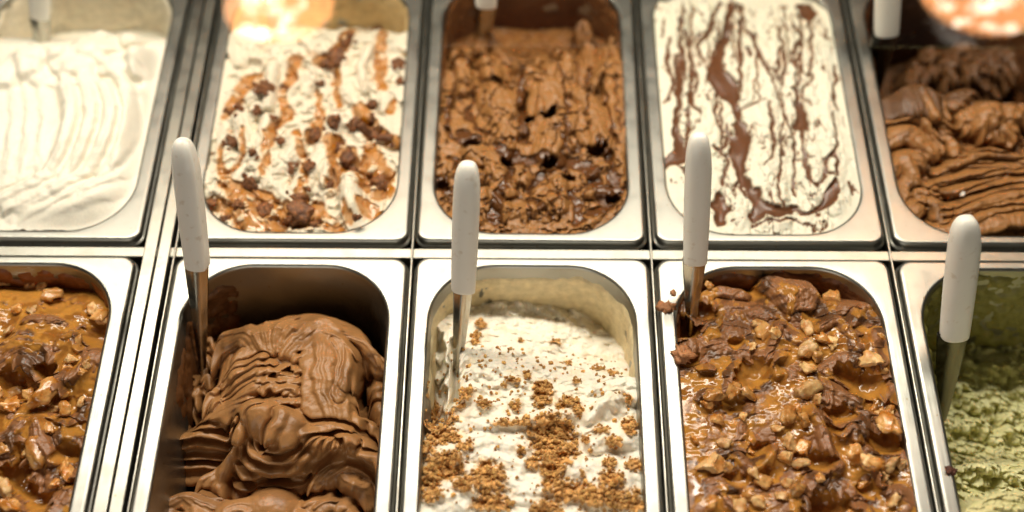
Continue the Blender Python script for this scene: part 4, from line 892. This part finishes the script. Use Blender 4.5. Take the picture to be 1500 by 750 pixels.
spatula((298, 545, -48), (290, 391, 30), (268, 203, 116), 'white handled spatula leaning in the folded chocolate pan', 16.5, 12)
spatula((668, 575, -46), (680, 424, 30), (687, 237, 116), 'white handled spatula standing in the crumb topped white pan', 17.0, 4, 11, 2)
spatula((1012, 490, -22), (1019, 383, 30), (1026, 195, 118), 'white handled spatula standing in the nutty caramel pan at the rim', 16.5, 2)
spatula((1380, 610, -62), (1398, 492, 6), (1418, 317, 92), 'white handled spatula leaning right in the green pan', 19.0, -6, 14, 7, M_BLADE_SHADED)
spatula((702, 110, -58), (713, 8, 18), (716, -140, 98), 'spatula with blade in the middle rear chocolate pan, handle cut by the top edge', 17.5, 0, 14, 4)
spatula((1278, 150, -60), (1299, 49, 14), (1306, -110, 98), 'spatula at the back of the dark upper right chocolate pan', 19.0, 0, 14, 7, M_BLADE_SHADED)
spatula((66, 120, -34), (60, 24, 14), (58, -130, 98), 'spatula at the back of the plain white upper left pan', 17.0, 0, 13, 4)
spatula((404, 90, -50), (405, 6, 12), (408, -140, 96), 'spatula behind the lamp reflection in the brownie ripple pan', 16.0, 0, 9, 5)

# chocolate smudges on the left rim of the nut pan
def smudge(u, v, r, seed, pig, label):
    me = chunk_mesh('smudge', seed, 3, 1.0, 0, .45)
    mat = bpy.data.materials.get('smudge_' + pig) or simple('smudge_' + pig, *( (tuple(lin(186, 128, 82)), tuple(lin(150, 98, 58))) if pig == 'chocolate' else (tuple(lin(120, 64, 40)), tuple(lin(80, 40, 22)))), 1.8, .5, .8, .1, .002)
    me.materials.append(mat); p = at(u, v, 0); o = bpy.data.objects.new('chocolate_smudge', me); COL.objects.link(o)
    o.location = (p[0] / 1000, p[1] / 1000, .0006); o.scale = [r / 2.15 / 1000] * 3; o.rotation_euler = (0, 0, seed)
    tag(o, label, 'smudge'); return o
smudge(976, 450, 9, 3, 'chocolate', 'rough chocolate smudge on the left rim of the nut pan, upper')
smudge(999, 520, 12, 5, 'chocolate', 'chocolate lump clinging to the left edge of the nut pan, lower')
smudge(986, 430, 4, 8, 'chocolate', 'small chocolate crumb on the rim beside the nut pan spatula')
smudge(1394, 690, 5, 9, 'dark', 'small brown drip on the left rim of the green pan')

# ------------------------------------------------------------------ glass top over the rear row and the pendant lamps it mirrors
ZG = 205.0
g0 = at(750, 64, ZG)[1]
def glass():
    m = bpy.data.materials.new('clear_glass'); m.use_nodes = True; nt = m.node_tree; L = nt.links.new
    for n in list(nt.nodes):
        if n.type == 'BSDF_PRINCIPLED': nt.nodes.remove(n)
    out = nt.nodes['Material Output']
    tr = N(nt, 'ShaderNodeBsdfTransparent'); tr.inputs[0].default_value = (.985, .99, .98, 1)
    gl = N(nt, 'ShaderNodeBsdfGlossy'); gl.inputs['Roughness'].default_value = 0.0
    mx = N(nt, 'ShaderNodeMixShader'); mx.inputs[0].default_value = 0.035; L(tr.outputs[0], mx.inputs[1]); L(gl.outputs[0], mx.inputs[2]); L(mx.outputs[0], out.inputs[0])
    return m
def box_mesh(name, x0, x1, y0, y1, z0, z1):
    V = [(x0, y0, z0), (x1, y0, z0), (x1, y1, z0), (x0, y1, z0), (x0, y0, z1), (x1, y0, z1), (x1, y1, z1), (x0, y1, z1)]
    return mesh_from(name, V, [(0, 3, 2, 1), (4, 5, 6, 7), (0, 1, 5, 4), (1, 2, 6, 5), (2, 3, 7, 6), (3, 0, 4, 7)], False)
o = link_mesh('glass_pane', box_mesh('glass_pane', -620, 620, g0, g0 + 330, ZG - 2.5, ZG), glass())
tag(o, 'clear glass pane over the rear pans, mirroring two orange lamps', 'glass')
def emit(name, col, st):
    m = bpy.data.materials.new(name); m.use_nodes = True; nt = m.node_tree; b = nt.nodes['Principled BSDF']
    b.inputs['Base Color'].default_value = (*col, 1); b.inputs['Emission Color'].default_value = (*col, 1); b.inputs['Emission Strength'].default_value = st
    return m
M_SHADE_IN = emit('glowing_shade', (1.0, .56, .25), 6.5); M_BULB = emit('filament_glow', (1.0, .86, .68), 26.0)
m_out, _, bb = nodes('dark_shade'); bb.inputs['Base Color'].default_value = (.04, .03, .025, 1); bb.inputs['Metallic'].default_value = 1; bb.inputs['Roughness'].default_value = .4
def lamp(u, v, rpx, zl, label):
    d = RGT * (u - 750) + UPV * (375 - v) + FWD * F_PX; d /= np.linalg.norm(d)
    q = CAM + d * ((ZG / 1000 - CAM[2]) / d[2]); t = (zl / 1000 - ZG / 1000) / -d[2]; r_ = np.array([d[0], d[1], -d[2]])
    p = (q + r_ * t) * 1000; path = np.linalg.norm(q - CAM) + t; r = rpx / F_PX * path * 1000
    e = empty('pendant_lamp', p); tag(e, label, 'lamp', 'pendant lamps mirrored in the glass')
    n = 48
    def lathe(name, prof, mat):
        V = [(p[0] + a * math.cos(2 * math.pi * k / n), p[1] + a * math.sin(2 * math.pi * k / n), p[2] + z) for a, z in prof for k in range(n)]
        Fc = [(i * n + k, i * n + (k + 1) % n, (i + 1) * n + (k + 1) % n, (i + 1) * n + k) for i in range(len(prof) - 1) for k in range(n)]
        return link_mesh(name, mesh_from(name, V, Fc), mat, e)
    lathe('shade', [(r + 1.5, 0), (r * .96, r * .3), (r * .7, r * .7), (r * .25, r * .98), (r * .1, r * 1.1), (r * .05, r * 1.4)], m_out)
    lathe('shade_lining', [(r, .2), (r * .93, r * .3), (r * .66, r * .68), (r * .2, r * .94), (.5, r * .95)], M_SHADE_IN)
    rr = random.Random(int(u))
    for k in range(22):      # coiled filament strands of the bulb
        a = rr.uniform(-.5, .5); x0, y0 = rr.uniform(-.75, .35) * r, rr.uniform(-.72, .62) * r; l = rr.uniform(.2, .42) * r; w = rr.uniform(.03, .06) * r; z = r * rr.uniform(.05, .25)
        dx, dy = math.cos(a) * l, math.sin(a) * l
        V = []
        for s_, ww in ((0, .3), (.5, 1), (1, .3)):
            cx, cy = p[0] + x0 + dx * s_, p[1] + y0 + dy * s_ + .08 * r * math.sin(s_ * 3)
            for q2 in range(6): V.append((cx - math.sin(a) * w * ww * math.cos(q2 * math.pi / 3), cy + math.cos(a) * w * ww * math.cos(q2 * math.pi / 3), p[2] + z + w * ww * math.sin(q2 * math.pi / 3)))
        Fc = [(i * 6 + j, i * 6 + (j + 1) % 6, (i + 1) * 6 + (j + 1) % 6, (i + 1) * 6 + j) for i in range(2) for j in range(6)]
        link_mesh('filament', mesh_from('filament', V, Fc), M_BULB, e)
    link_mesh('cord', box_mesh('cord', p[0] - 2, p[0] + 2, p[1] - 2, p[1] + 2, p[2] + r * 1.35, p[2] + 700), m_out, e)
lamp(408, 3, 78, 540, 'orange pendant lamp mirrored over the brownie ripple pan')
lamp(1440, -20, 88, 540, 'orange pendant lamp mirrored over the dark upper right pan')
